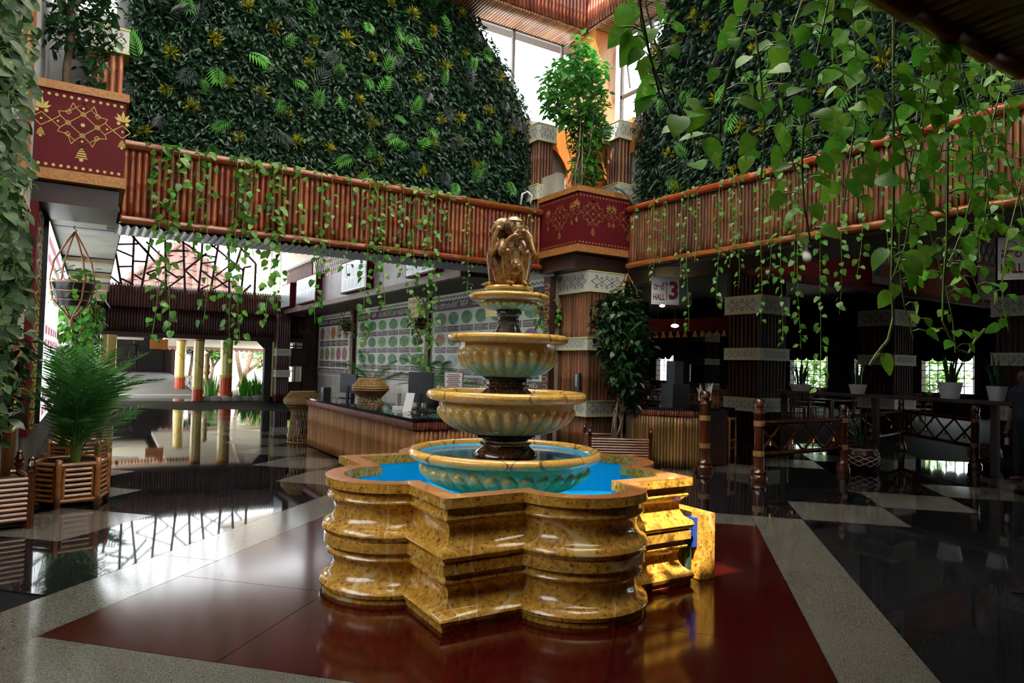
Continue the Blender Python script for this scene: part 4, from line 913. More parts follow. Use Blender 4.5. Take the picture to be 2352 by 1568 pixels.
t = thing('stone_kerb', 'stacked grey stone kerb wall beside the ramp', 'wall', (3.9, 32, 0))
MB().box(3.72, 4.1, 30.2, 36, 0, .72).build('core', CONCRETE, t)
for r in range(6):
    for k in range(6):
        MB().box(3.70-rng(0, .03), 3.75, 30.2+k*.95+rng(0, .1)+(r % 2)*.3, 30.2+k*.95+.8+(r % 2)*.3, r*.13+.01, r*.13+.115).build('stone', STONE, t)
        if k < 4: MB().box(3.72+k*.1+(r % 2)*.03, 3.80+k*.1+(r % 2)*.03, 30.15-rng(0, .03), 30.2, r*.13+.01, r*.13+.115).build('stone', STONE, t)
# ------------------------------------------------------------------ plant makers
def leaf_mesh(name, mt, w=.42, fold=.12, heart=True, curl=.12):
    """one leaf of unit length: petiole end at the origin, tip at +Y, folded on the midrib"""
    if heart: prof = [(-.06, .10), (.02, .30), (.22, w), (.45, w*.98), (.68, w*.68), (.88, w*.28)]
    else: prof = [(.02, .04), (.2, w*.75), (.45, w), (.7, w*.78), (.9, w*.3)]
    mid = [(0, 0.0, 0)]+[(0, y, 0) for y, _ in prof[1:]]+[(0, 1, 0)]
    V = []; F = []
    n = len(prof)
    for i in range(n+1):
        y = 0 if i == 0 else (1 if i == n else prof[i][0]); V.append((0, y, -curl*y*y))
    for s in (-1, 1):
        b = len(V)
        for y, ww in prof: V.append((s*ww/1, y, fold*ww-curl*max(y, 0)**2))
        for i in range(n-1): F.append((i, i+1, b+i+1, b+i) if s < 0 else (i, b+i, b+i+1, i+1))
        F.append((n-1, n, b+n-1) if s < 0 else (n-1, b+n-1, n))
    V2 = [(x, y, z) for x, y, z in V]
    return MB().add(V2, F).mesh(name, mt, 'all')
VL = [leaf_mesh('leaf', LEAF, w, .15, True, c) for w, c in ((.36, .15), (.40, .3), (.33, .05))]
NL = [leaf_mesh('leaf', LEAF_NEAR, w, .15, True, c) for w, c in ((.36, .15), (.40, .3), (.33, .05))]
TL = [leaf_mesh('leaf', LEAF_TREE, w, .1, False, c) for w, c in ((.24, .15), (.28, .3))]
DL = [leaf_mesh('leaf', LEAF_DARK, w, .1, False, c) for w, c in ((.22, .2), (.26, .35))]
def leaf_rot(out, tip):
    """rotation whose +Y (leaf tip) is tip and whose +Z (upper face) leans to out"""
    y = Vector(tip).normalized(); z = Vector(out)-y*Vector(out).dot(y)
    z = z.normalized() if z.length > 1e-4 else y.orthogonal(); x = y.cross(z); return Matrix((x, y, z)).transposed()
def vine(name, label, pts, nleaf, size, leaves, group=None, out=Vector((-.4, -.9, .1)), stem_r=.004, pet=.07, cat='vine', lstart=.02, lend=1.0):
    """trailing vine along pts: stem with petioles, each leaf its own object"""
    pts = [Vector(p) for p in pts]; t = thing(name, label, cat, pts[0] if pts[0].z < pts[-1].z else pts[-1], group)
    st = MB(); st.tube(pts, stem_r, 5); L = [0]
    for a, b in zip(pts, pts[1:]): L.append(L[-1]+(b-a).length)
    spots = []
    for k in range(nleaf):
        s = L[-1]*(lstart+(lend-lstart)*(k+rng(.1, .9))/nleaf); i = max(0, min(len(L)-2, next((q for q in range(len(L)-1) if L[q+1] >= s), len(L)-2)))
        f = (s-L[i])/max(1e-6, L[i+1]-L[i]); p = pts[i].lerp(pts[i+1], f)
        a = rng(-1.9, 1.9)
        hd = Matrix.Rotation(a, 3, 'Z') @ Vector((out.x, out.y, 0)).normalized()
        pe = p+hd*pet*rng(.5, 1.2)+Vector((0, 0, rng(-.02, .35)*pet))
        st.tube([p, (p+pe)/2+Vector((0, 0, .15*pet)), pe], stem_r*.7, 4)
        tip = Vector((hd.x*rng(.2, .9)+rng(-.3, .3), hd.y*rng(.2, .9)+rng(-.3, .3), -rng(.25, 1.1)))
        o = out+Vector((rng(-.6, .6), rng(-.6, .6), rng(.1, 1.0)))
        spots.append((pe, leaf_rot(o, tip), size*rng(.6, 1.2)))
    st.build('stem', STEM, t)
    for p, r, s in spots: inst(random.choice(leaves), 'leaf', t, p, r, s)
    return t
def hang(p, length, wob=.05, n=9, drift=(0, 0)):
    """polyline hanging from p with a little sway"""
    p = Vector(p); out = []; a, b = rng(0, 6), rng(0, 6)
    for k in range(n+1):
        f = k/n; out.append(p+Vector((math.sin(a+f*6)*wob*f+drift[0]*f, math.cos(b+f*5)*wob*f*.6+drift[1]*f, -length*f)))
    return out
def foliage_np(pts, size, mt_w=.26, fold=.12, out=None, droop=.5):
    """many small leaves as one mesh: returns an MB with a 4-triangle folded leaf at each point"""
    mb = MB(); V, F = mb.v, mb.f
    for p in pts:
        a = rng(0, 6.283); hd = Vector((math.cos(a), math.sin(a), 0)); tip = Vector((hd.x, hd.y, -rng(-.3, 1)*droop*2)).normalized()
        z = Vector((rng(-.6, .6), rng(-.6, .6), 1)) if out is None else Vector(out)+Vector((rng(-.7, .7), rng(-.7, .7), rng(-.5, .9)))
        R = leaf_rot(z, tip); s = size*rng(.6, 1.25); o = len(V)
        x, y, zz = R.col[0]*s, R.col[1]*s, R.col[2]*s; w = mt_w
        p = Vector(p); V += [tuple(p), tuple(p+y*.5+zz*-.02), tuple(p+y), tuple(p-x*w+y*.42+zz*fold*w*3), tuple(p+x*w+y*.42+zz*fold*w*3)]
        F += [(o, o+1, o+3), (o+1, o+2, o+3), (o, o+4, o+1), (o+1, o+4, o+2)]
    mb.mi = [0]*len(F); return mb
def tree(name, label, base, trunk, blobs, nleaf, nparts, size, leaves, mt, cat='tree', bark=None, group=None):
    """trunk: list of (points, radii); blobs: list of (centre, radii) filled with leaves"""
    t = thing(name, label, cat, base, group)
    for pts, rs in trunk: MB().tube(pts, rs, 7).build('trunk' if rs[0] > .03 else 'branch', bark or BARK, t, 'all')
    P = []
    tot = sum(b[1][0]*b[1][1]*b[1][2] for b in blobs)**1.0
    for c, r in blobs:
        n = int(nleaf*(r[0]*r[1]*r[2])/tot)
        for _ in range(n):
            v = Vector((random.gauss(0, 1), random.gauss(0, 1), random.gauss(0, 1))).normalized()*(rng(.35, 1)**.6)
            P.append(Vector(c)+Vector((v.x*r[0], v.y*r[1], v.z*r[2])))
    random.shuffle(P)
    P.sort(key=lambda p: (p-EYE).length)
    for p in P[:nparts]:
        a = rng(0, 6.283); inst(random.choice(leaves), 'leaf', t, p, leaf_rot((rng(-.5, .5), rng(-.8, .2), 1), (math.cos(a), math.sin(a), -rng(.1, 1.1))), size*rng(.7, 1.25))
    if len(P) > nparts: foliage_np(P[nparts:], size).build('foliage', mt, t, kind='stuff')
    return t
def frond(L, n, lw, droop=.5):
    """feather palm frond of length L along +Y, arching down; n leaflet pairs"""
    mb = MB(); rach = [Vector((0, L*k/8, L*(.35*(k/8)-droop*(k/8)**2))) for k in range(9)]; mb.tube(rach, [.006*(1-.08*k) for k in range(9)], 4, False)
    for k in range(n):
        f = .12+.86*k/n; i = min(7, int(f*8)); p = rach[i].lerp(rach[i+1], f*8-i); ll = lw*math.sin(math.pi*(.15+.8*f))**.6
        for s in (-1, 1):
            d = Vector((s*.82, .55, -.18+rng(-.1, .1))).normalized(); q = d.cross(Vector((0, 0, 1))).normalized()*(.008+.004*lw)
            a, b, c = p, p+d*ll*.45+q, p+d*ll; e = p+d*ll*.45-q; mb.add([a, b, c-Vector((0, 0, ll*.2)), e], [(0, 1, 2, 3)])
    return mb
def palm(name, label, base, nf, L, lw, mt, stems=True, up=(.35, 1.2), group=None, cat='palm', first=None):
    t = thing(name, label, cat, base, group); mes = [frond(L, 20, lw, d).mesh('frond', mt) for d in (.35, .6, .85)]
    for k in range(nf):
        a = 2*math.pi*k/nf+rng(-.3, .3); el = rng(*up) if math.cos(a) > -.25 or Vector(base).x > 1 else rng(1.3, 1.52); h = rng(.0, .45)*L
        p = Vector(base)+Vector((math.cos(a)*.05, math.sin(a)*.05, h))
        R = Matrix.Rotation(a-math.pi/2, 3, 'Z') @ Matrix.Rotation(el, 3, 'X')
        inst(mes[k % 3], 'frond', t, p, R, rng(.75, 1.1))
        if stems: MB().tube([Vector(base)+Vector((math.cos(a)*.03, math.sin(a)*.03, 0)), p], [.012, .008], 5).build('cane_stem', STEM, t)
    return t
def blades(name, label, base, n, h, w, spread, mt, cat='plant', group=None, lean=.35):
    """clump of sword leaves"""
    t = thing(name, label, cat, base, group); b = Vector(base)
    for k in range(n):
        a = rng(0, 6.283); r = spread*math.sqrt(rng(0, 1)); d = Vector((math.cos(a), math.sin(a), 0)); hh = h*rng(.55, 1.1); ln = lean*rng(.2, 1.2)*hh
        q = Vector((-d.y, d.x, 0)); p = b+d*r; mb = MB(); V = []
        for f, ww in ((0, .7), (.35, 1), (.7, .75), (1, .03)):
            c = p+d*(ln*f*f)+Vector((0, 0, hh*f)); V += [c-q*w*ww, c+q*w*ww+d*w*.0]
        mb.add(V, [(0, 1, 3, 2), (2, 3, 5, 4), (4, 5, 7, 6)]); mb.build('blade', mt, t)
    return t
# ------------------------------------------------------------------ garden
GLEAF = mat('garden_leaf', (.08, .24, .02), .45, c2=(.15, .34, .04), scale=2, trans=.3, rand=.2)
GBLADE = mat('garden_blade', (.05, .30, .02), .35, c2=(.10, .40, .04), scale=2, trans=.3, rand=.3)
MLEAF = mat('mango_leaf', (.12, .26, .05), .4, c2=(.22, .36, .10), scale=2, trans=.35, rand=.2)
GL = [leaf_mesh('leaf', MLEAF, .16, .05, False, .2)]
def at_g(px, y): p = ony(px, 930, y); return Vector((p.x, y, 0))
b = at_g(548, 40); 
tree('mango_tree', 'spreading garden tree with forked bare trunk behind the yellow pillars', b, [([b, b+1.2*Vector((.3, 0, .9)), b+1.2*Vector((.55, 0, 1.9)), b+1.2*Vector((.6, 0, 3.2))], [.16, .13, .11, .08]), ([b+1.2*Vector((.2, 0, .6)), b+1.2*Vector((1.2, .2, 1.5)), b+1.2*Vector((2.2, .2, 2.6))], [.10, .08, .05]), ([b+1.2*Vector((.1, 0, .3)), b+1.2*Vector((-.15, 0, 1.4)), b+1.2*Vector((-.2, 0, 3.0))], [.12, .1, .07]), ([b+1.2*Vector((1.2, .2, 1.5)), b+1.2*Vector((1.3, .2, .6)), b+1.2*Vector((1.2, .3, 0))], [.05, .04, .04]), ([b+1.2*Vector((1.0, .2, 1.3)), b+1.2*Vector((2.2, .2, 1.7))], [.04, .03])],
     [(b+1.2*Vector((.8, .4, 2.6)), (1.6, 1, .8)), (b+1.2*Vector((2.4, .5, 2.0)), (.9, .8, 1.2)), (b+1.2*Vector((-.6, .5, 3.2)), (1.5, 1.0, 1.0)), (b+1.2*Vector((.7, .6, 1.5)), (.8, .6, .5))], 1900, 60, .22, GL, MLEAF)
b = at_g(480, 39.5)
tree('drooping_tree', 'drooping bright green tree between two yellow pillars', b, [([b, b+1.2*Vector((.1, 0, 1.0)), b+1.2*Vector((-.1, 0, 2.0))], [.1, .08, .06]), ([b+1.2*Vector((.1, 0, .9)), b+1.2*Vector((.5, 0, 1.6))], [.06, .04])], [(b+1.2*Vector((.0, 0, 2.0)), (.7, .6, .5)), (b+1.2*Vector((.25, 0, 1.6)), (.5, .5, .5))], 1500, 40, .2, GL, GLEAF)
b = at_g(430, 40.5)
tree('drooping_tree', 'dark round tree left of the slim pillar', b, [([b, b+1.2*Vector((.1, 0, 1.0)), b+1.2*Vector((.15, 0, 1.9))], [.1, .08, .06])], [(b+1.2*Vector((.0, 0, 1.9)), (.75, .6, .55))], 900, 30, .2, DL, LEAF_DARK)
for k, (px, y, r, z, lab) in enumerate(((640, 47, 2.2, 2.4, 'far green tree beyond the door jamb'), (455, 58, 3.0, 1.1, 'far low hedge tree behind the pillars'), (620, 66, 5.0, 6.0, 'tall far tree seen through the right of the lattice'), (700, 43, 1.8, 1.8, 'tree outside the far window'))):
    b = at_g(px, y); tree('garden_tree', lab, b, [([b, b+Vector((0, 0, z))], [.2, .12])], [(b+Vector((0, 0, z)), (r, r*.6, z*.75))], 700, 0, .5 if r > 2 else .3, GL, MLEAF)
for k, (px, y, n, h, lab) in enumerate(((560, 28.9, 30, 1.0, 'tall sword-leaved clump right of the plinth pillar'), (592, 28.7, 30, 1.15, 'tallest sword-leaved clump near the door jamb'), (578, 29.3, 26, .8, 'low sword-leaved clump in the middle of the bed'), (488, 28.9, 26, .95, 'sword-leaved clump between the two pillars'), (616, 29.2, 16, .7, 'small sword-leaved clump beside the door jamb'), (232, 25.4, 22, .7, 'green sword plant behind the palm by the wide pillar'))):
    blades('sword_plant', lab, at_g(px, y), n, h, .035, .35, GBLADE)
t = thing('plant_bed_kerb', 'rough pale stone kerb around the plant bed at the entrance', 'kerb', (4.6, 27.6, 0))
for k in range(7): 
    p = at_g(470+k*24, 27.75); MB().ball((p.x, p.y, .05), .2+rng(0, .08), .16, .12+rng(0, .05), 8, 5).build('stone', STONE, t)
# turned wooden post and flower pots
b = at_g(472, 29.6); MB().lathe(b, [(.12, 0), (.12, .1), (.08, .15), (.08, .9), (.13, 1.0), (.1, 1.1), (.13, 1.25), (.09, 1.35), (.09, 1.6), (.12, 1.7), (0.01, 1.78)], 14).build('turned_post', mat('tan_post', (.45, .30, .12), .5), None, True, 'tan turned wooden post between the slim and plinth pillars', 'post')
# building with tiled roof beyond
TILE = mat('terracotta_tile', (.080, .033, .025), .7, c2=(.06, .024, .018), scale=2, rand=.18)
t = thing('tiled_roof_house', 'house with a terracotta tiled pyramid roof beyond the lattice', 'house', (5.5, 52, 0))
ap = ony(428, 566, 52); eL = ony(290, 690, 50); eR = ony(585, 700, 50); zE = eL.z-1.6; yb = 50
A = Vector((ap.x, 55, ap.z+.55)); L0 = Vector((eL.x-3.2, yb, zE)); R0 = Vector((eR.x+3.0, yb, zE)); L1 = L0+Vector((0, 10, 0)); R1 = R0+Vector((0, 10, 0))
MB().box(L0.x+.8, R0.x-.8, yb+.8, yb+9.2, 0, zE).build('walls', WHITE_PLASTER, t)
rf = MB().add([A, L0, R0, R1, L1], [(0, 1, 2), (0, 2, 3), (0, 3, 4), (0, 4, 1)]).build('roof', TILE, t)
rows = 12; tm = None
nrm = (R0-L0).cross(A-L0).normalized(); nrm = nrm if nrm.y < 0 else -nrm
for r in range(rows):
    f0, f1 = r/rows, (r+1.15)/rows; a = L0.lerp(A, f0); b = R0.lerp(A, f0); up = (A-(L0+R0)/2)/rows*1.12; n = max(1, int((b-a).length/.72))
    for k in range(n):
        p = a.lerp(b, (k+.5)/n); w = (b-a).length/n; e = (b-a).normalized(); V = []; F = []
        for j in range(6):
            u = -w/2+w*j/5; h = .11*math.sin(math.pi*j/5); V += [p+e*u+nrm*(h+.05), p+e*u+up+nrm*(h+.01)]
            if j: F.append((2*j-2, 2*j, 2*j+1, 2*j-1))
        MB().add(V, F).build('roof_tile', TILE, rf)
for a in (L0, R0): MB().tube([a+nrm*.1, A+nrm*.1], .16, 8).build('ridge_tile', TILE, rf)
# right-hand hall windows look on to green trees
for k, y in enumerate((3, 9, 14, 19, 24, 30)):
    b = Vector((36, y, 0)); tree('garden_tree', ('first', 'second', 'third', 'fourth', 'fifth', 'sixth')[k]+' sunlit tree from the right outside the dining hall windows', b, [([b, b+Vector((0, 0, 1.5))], [.2, .12])], [(b+Vector((0, 0, 1.8)), (1.2, 2.35, 1.6))], 1100, 0, .4, GL, MLEAF)
# ================================================================== GREEN WALLS
def sprig(L, n, lw):
    mb = MB(); mb.tube([(0, 0, 0), (0, L*.5, L*.12), (0, L, L*.02)], [.006, .005, .002], 4, False)
    for k in range(n):
        f = .2+.75*k/(n-1); p = Vector((0, L*f, L*.12*math.sin(math.pi*f)))
        for s in (-1, 1):
            an = math.radians(58-30*f); d = Vector((s*math.sin(an), math.cos(an), -.12)); ll = lw*(1-.45*abs(f-.45)); q = Vector((d.y, -d.x, 0)).normalized()*.014
            mb.add([p, p+d*ll*.4+q, p+d*ll-Vector((0, 0, .03)), p+d*ll*.4-q], [(0, 1, 2, 3)])
    d = Vector((0, 1, -.1)); mb.add([(0, L*.9, 0), (.014, L*1.1, 0), (0, L*1.35, -.03), (-.014, L*1.1, 0)], [(0, 1, 2, 3)]); return mb
def croton():
    mb = MB()
    for k in range(64):
        a = rng(0, 6.283); el = rng(-.1, 1.4); d = Vector((math.cos(a)*math.cos(el), math.sin(a)*math.cos(el), math.sin(el))); q = d.cross(Vector((rng(-1, 1), rng(-1, 1), rng(-1, 1)))).normalized()*.011; L = rng(.08, .16)
        mb.add([d*.02, d*L*.55+q, d*L, d*L*.55-q], [(0, 1, 2, 3)])
    return mb
SPR = [sprig(.26, 6, .20).mesh('palm_sprig', PALM), sprig(.30, 7, .17).mesh('palm_sprig', PALM)]; SPG = [sprig(.28, 6, .2).mesh('palm_sprig', PALM_GREY)]; CRO = [croton().mesh('croton_tuft', YELLOW_LEAF) for _ in range(3)]
def green_wall(name, label, org, ex, nrm, w, z0, z1, edge, nleaf, nspr, ncro, base):
    """living wall: org + ex*u + z; leaves stand off along nrm; edge(z) gives the usable width"""
    t = thing(name, label, 'green wall', base); org, ex, nrm = Vector(org), Vector(ex), Vector(nrm)
    zs = [z0+(z1-z0)*k/10 for k in range(11)]; mb = MB(); V = []
    for z in zs: V += [org+Z_*z+nrm*.03, org+ex*edge(z)+Z_*z+nrm*.03]
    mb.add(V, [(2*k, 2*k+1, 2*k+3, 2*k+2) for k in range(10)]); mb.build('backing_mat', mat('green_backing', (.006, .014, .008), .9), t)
    mb = MB(); V, F = mb.v, mb.f
    for i in range(nleaf):
        z = rng(z0, z1); u = rng(-.06, edge(z)+.08); dpt = rng(.03, .17); p = org+ex*u+Z_*z+nrm*dpt; kind = random.random()
        tip = Vector((0, 0, -1))*rng(.1, 1.0)+nrm*rng(.1, .9)+ex*rng(-.9, .9); R = leaf_rot(nrm*rng(.4, 1)+Z_*rng(-.1, 1)+ex*rng(-.6, .6), tip); s = rng(.065, .14); wd = .30 if kind < .6 else .14
        if kind > .6: s *= 1.35
        o = len(V); x, y, zz = R.col[0]*s, R.col[1]*s, R.col[2]*s
        V += [tuple(p), tuple(p+y*.5-zz*.03), tuple(p+y-zz*.12), tuple(p-x*wd+y*.40+zz*.07), tuple(p+x*wd+y*.40+zz*.07)]
        F += [(o, o+1, o+3), (o+1, o+2, o+3), (o, o+4, o+1), (o+1, o+4, o+2)]
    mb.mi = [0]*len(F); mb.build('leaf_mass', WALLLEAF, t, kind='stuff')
    pts = []
    def spot(mind):
        for _ in range(60):
            z = rng(z0+.15, z1-.1); u = rng(.1, edge(z)-.1)
            if all((u-a)**2+(z-b)**2 > mind**2 for a, b in pts): pts.append((u, z)); return u, z
        pts.append((u, z)); return u, z
    for k in range(ncro):
        u, z = spot(.38); R = leaf_rot(ex, Z_) ; q = nrm.to_track_quat('Z', 'Y').to_matrix(); inst(random.choice(CRO), 'croton_tuft', t, org+ex*u+Z_*z+nrm*.12, q @ Matrix.Rotation(rng(0, 6), 3, 'Z'), rng(.95, 1.4))
    for k in range(nspr):
        u, z = spot(.3); a = rng(-1.0, 1.0)+(math.pi if rng(0, 1) < .45 else 0); tip = Z_*math.cos(a)+ex*math.sin(a)+nrm*rng(.2, .7)
        inst(random.choice(SPR if k % 3 else SPG), 'palm_sprig', t, org+ex*u+Z_*z+nrm*.12, leaf_rot(nrm+Z_*.5, tip), rng(.8, 1.25))
    return t
def eL(z): return 7.1 if z < 6.7 else 7.1-(z-6.7)**1.35*.62
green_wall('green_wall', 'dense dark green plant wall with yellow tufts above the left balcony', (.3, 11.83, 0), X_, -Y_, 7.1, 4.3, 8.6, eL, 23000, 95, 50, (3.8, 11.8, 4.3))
def eR(z): return 7.75 if z < 6.9 else 7.75-(z-6.9)*.45
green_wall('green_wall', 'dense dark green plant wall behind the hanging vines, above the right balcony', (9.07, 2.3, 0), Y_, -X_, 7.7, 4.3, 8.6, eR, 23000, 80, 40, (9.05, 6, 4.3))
# ================================================================== VINES ON THE BALCONIES
def balcony_vine_left(px, yb, n, s, lab, nm='pothos_vine', ds=1.0):
    p = ony(px, 320+.1725*(px-286), BY-.09); e = ony(px, yb, BY-.13); p.z = ZT+.02
    pts = [Vector((p.x, BY+.25, ZT-.1)), Vector((p.x, BY+.05, ZT+.03)), Vector((p.x, BY-.11, ZT-.02))]+hang((p.x, BY-.13, ZT-.1), ZT-.1-e.z, .05, 10)
    vine(nm, lab, pts, int(n*1.35), s*1.2, VL, out=Vector((-.45, -.85, .1)), stem_r=.004, pet=.075)
ORD = ['first', 'second', 'third', 'fourth', 'fifth', 'sixth', 'seventh', 'eighth', 'ninth', 'tenth', 'eleventh', 'twelfth', 'thirteenth', 'fourteenth', 'fifteenth', 'sixteenth', 'seventeenth', 'eighteenth', 'nineteenth', 'twentieth', 'twenty-first', 'twenty-second', 'twenty-third', 'twenty-fourth', 'twenty-fifth', 'twenty-sixth', 'twenty-seventh', 'twenty-eighth', 'twenty-ninth', 'thirtieth']
LV = [(352, 470, 9, .085), (372, 790, 26, .10), (398, 770, 30, .10), (412, 560, 22, .10), (458, 600, 14, .085), (482, 745, 24, .095), (545, 830, 34, .10), (562, 790, 30, .10), (585, 590, 24, .095), (628, 745, 40, .10), (648, 715, 26, .09), (690, 560, 18, .08), (738, 745, 26, .085), (762, 640, 14, .075), (806, 640, 15, .08), (848, 790, 34, .085), (868, 640, 22, .075), (888, 720, 30, .08), (925, 640, 22, .075), (955, 760, 34, .08), (985, 985, 55, .08), (1000, 800, 36, .08), (1032, 560, 12, .07), (1075, 690, 26, .055), (1218, 545, 9, .06)]
for k, (px, yb, n, s) in enumerate(LV): balcony_vine_left(px, yb, n, s, '%s trailing vine from the left draped over the left bamboo balcony' % ORD[k])
def balcony_vine_right(px, yb, n, s, lab):
    p = onx(px, 500, BX-.09); e = onx(px, yb, BX-.13); pts = [Vector((BX+.25, p.y, ZT-.1)), Vector((BX+.05, p.y, ZT+.03)), Vector((BX-.11, p.y, ZT-.02))]+hang((BX-.13, p.y, ZT-.1), ZT-.1-e.z, .045, 10)
    vine('pothos_vine', lab, pts, int(n*1.2), s*1.25, VL, out=Vector((-.9, -.3, .1)), stem_r=.0035, pet=.055)
RV = [(1462, 560, 10, .05), (1505, 640, 26, .06), (1528, 600, 20, .055), (1568, 640, 20, .05), (1584, 760, 24, .07), (1605, 600, 16, .05), (1655, 700, 26, .07), (1688, 610, 30, .055), (1700, 660, 24, .055), (1752, 740, 26, .08), (1772, 650, 22, .06), (1800, 790, 32, .075), (1828, 640, 22, .06), (1840, 800, 34, .075), (1890, 900, 34, .085), (1935, 720, 24, .08), (1980, 640, 20, .07), (2040, 600, 18, .07), (2110, 560, 16, .08), (2180, 620, 20, .08), (2260, 600, 18, .09), (2310, 560, 14, .09)]
for k, (px, yb, n, s) in enumerate(RV): balcony_vine_right(px, yb, n, s, '%s trailing vine from the far corner draped over the right bamboo balcony' % ORD[k])
# near vines hanging from the balcony edge above, big leaves
NV = [(1556, 300, 3.9, 11, .14), (1512, 210, 3.7, 8, .13), (1600, 390, 4.2, 14, .13), (1660, 330, 4.0, 12, .12), (1745, 420, 4.3, 16, .12), (1868, 560, 3.8, 22, .12), (1830, 390, 4.4, 14, .12), (1940, 470, 3.9, 20, .13), (1995, 420, 4.2, 18, .13), (2045, 640, 3.6, 24, .12), (2075, 520, 4.1, 22, .13), (2100, 780, 4.0, 24, .10), (2130, 400, 3.6, 16, .12), (2160, 640, 4.3, 24, .11), (2190, 810, 4.0, 26, .10), (2235, 560, 4.0, 20, .11), (2262, 700, 4.4, 20, .09), (2290, 540, 4.1, 20, .10), (2322, 760, 4.2, 22, .09), (2342, 560, 4.0, 16, .10)]
for k, (px, yb, d, n, s) in enumerate(NV):
    e = ony(px, yb, NY+.10+(d-3.6)*.3); L = 4.62-e.z
    pts = hang((e.x, e.y, e.z+L), L, .22, 14, (rng(-.12, .12), rng(-.08, .08))); 
    sh = e-pts[-1]; pts = [p+Vector((sh.x, sh.y, 0))*(i/len(pts)) for i, p in enumerate(pts)]
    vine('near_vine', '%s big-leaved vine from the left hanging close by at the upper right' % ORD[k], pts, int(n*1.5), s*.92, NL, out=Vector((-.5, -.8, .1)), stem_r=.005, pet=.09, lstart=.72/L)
# long single runner with two leaves at its end
c = [(2052, 470), (2050, 560), (2048, 660), (2052, 730), (2040, 780), (2012, 815), (1998, 838)]
vine('near_vine', 'long curved vine runner ending in two leaves above the pot plants', [ony(x, y, NY+.16) for x, y in [(2052, -300)]+c], 9, .13, NL, out=Vector((-.5, -.8, .1)), stem_r=.008, pet=.1)
c = [(2175, 560), (2168, 640), (2165, 735), (2180, 770), (2205, 805), (2225, 812), (2240, 780), (2262, 755)]
vine('near_vine', 'looping vine runner curling upward below the red fascia', [ony(x, y, NY+.2) for x, y in [(2180, -300)]+c], 14, .11, NL, out=Vector((-.5, -.8, .1)), stem_r=.008, pet=.09)
# ================================================================== LEFT EDGE: bamboo column smothered in vines
cane_post('bamboo_column', 'orange bamboo column smothered in vines at the left edge', -.70, -.655, 8.05, 8.8, 0, 8.4, [(3.1, 3.35), (1.75, 2.05), (.85, 1.1)], mt=ORANGE_BAMBOO, faces=('+X', '-Y'), r=.04, bt=.02)
k = 0; CLEAF = mat('column_vine_leaf', (.014, .052, .005), .5, c2=(.030, .085, .009), scale=2.2, rand=.4, hue=.02, trans=.25, c3=(.22, .26, .06), c3scale=2.8, c3r=(.62, .74)); CVL = [leaf_mesh('leaf', CLEAF, w, .15, True, c) for w, c in ((.36, .15), (.40, .3), (.33, .05))]  # darker copy of the vine leaf, shade put into its colour
for px, yt, yb, d, n in ((0, -60, 420, 5.3, 66), (8, -60, 300, 5.0, 60), (18, -60, 520, 5.6, 80), (28, -60, 360, 5.2, 60), (40, -60, 260, 5.7, 44), (4, 260, 760, 5.5, 76), (16, 380, 640, 5.4, 60), (28, 260, 600, 5.9, 60), (6, 420, 900, 5.7, 76), (22, 470, 860, 6.0, 60), (36, 380, 720, 6.2, 56), (46, 150, 440, 6.3, 36), (52, -60, 190, 5.9, 36), (34, 480, 700, 6.1, 44), (2, 600, 980, 6.0, 50)):
    a = depth(px, yt, d); b = depth(px+rng(-6, 6), yb, d); pts = hang(a, a.z-b.z, .09, 12)
    vine('column_vine', '%s dense vine down the bamboo column at the left edge' % ORD[k], pts, n, .115, CVL, out=Vector((.2, -1, .15)), stem_r=.006, pet=.08); k += 1
# ================================================================== TREES IN THE CORNER PLANTERS
def wob(p, q, r0, r1, b=.06, n=4):
    p, q = Vector(p), Vector(q); pts = [p.lerp(q, k/n)+(Vector((rng(-b, b), rng(-b, b), 0)) if 0 < k < n else Vector()) for k in range(n+1)]; return pts, [r0+(r1-r0)*k/n for k in range(n+1)]
b = Vector((7.75, 10.4, 4.87)); tr = []
for k in range(8): tr.append(wob(b+Vector((rng(-.1, .1), rng(-.1, .1), 0)), b+Vector((rng(-.45, .4), rng(-.4, .4), rng(1.2, 2.4))), .018, .008))
tree('planter_tree', 'bright sunlit leafy shrub tree growing in the far corner planter', b, tr, [(b+Vector((-.12, 0, 1.9)), (.72, .6, .7)), (b+Vector((.12, .05, 2.5)), (.5, .45, .45)), (b+Vector((.25, 0, 1.2)), (.45, .4, .5)), (b+Vector((.2, 0, .55)), (.35, .35, .35)), (b+Vector((.0, 0, 2.9)), (.22, .2, .25))], 2100, 300, .17, TL, LEAF_TREE, bark=BARK_PALE)
b = Vector((-.42, 10.4, 4.87)); tr = [wob(b, b+Vector((-.05, 0, 1.5)), .05, .035), wob(b+Vector((-.03, 0, 1.0)), b+Vector((.35, .1, 1.9)), .025, .015), wob(b+Vector((-.03, 0, 1.1)), b+Vector((-.4, .1, 2.0)), .025, .015)]
tree('planter_tree', 'dark weeping fig tree growing in the left corner planter', b, tr, [(b+Vector((-.1, 0, 1.3)), (.62, .5, .75)), (b+Vector((.2, 0, 1.0)), (.42, .4, .55)), (b+Vector((.28, 0, .5)), (.2, .25, .45)), (b+Vector((-.1, 0, 2.0)), (.8, .6, .5)), (b+Vector((.35, -.1, 1.9)), (.4, .4, .45))], 1900, 300, .14, DL, LEAF_DARK, bark=BARK)
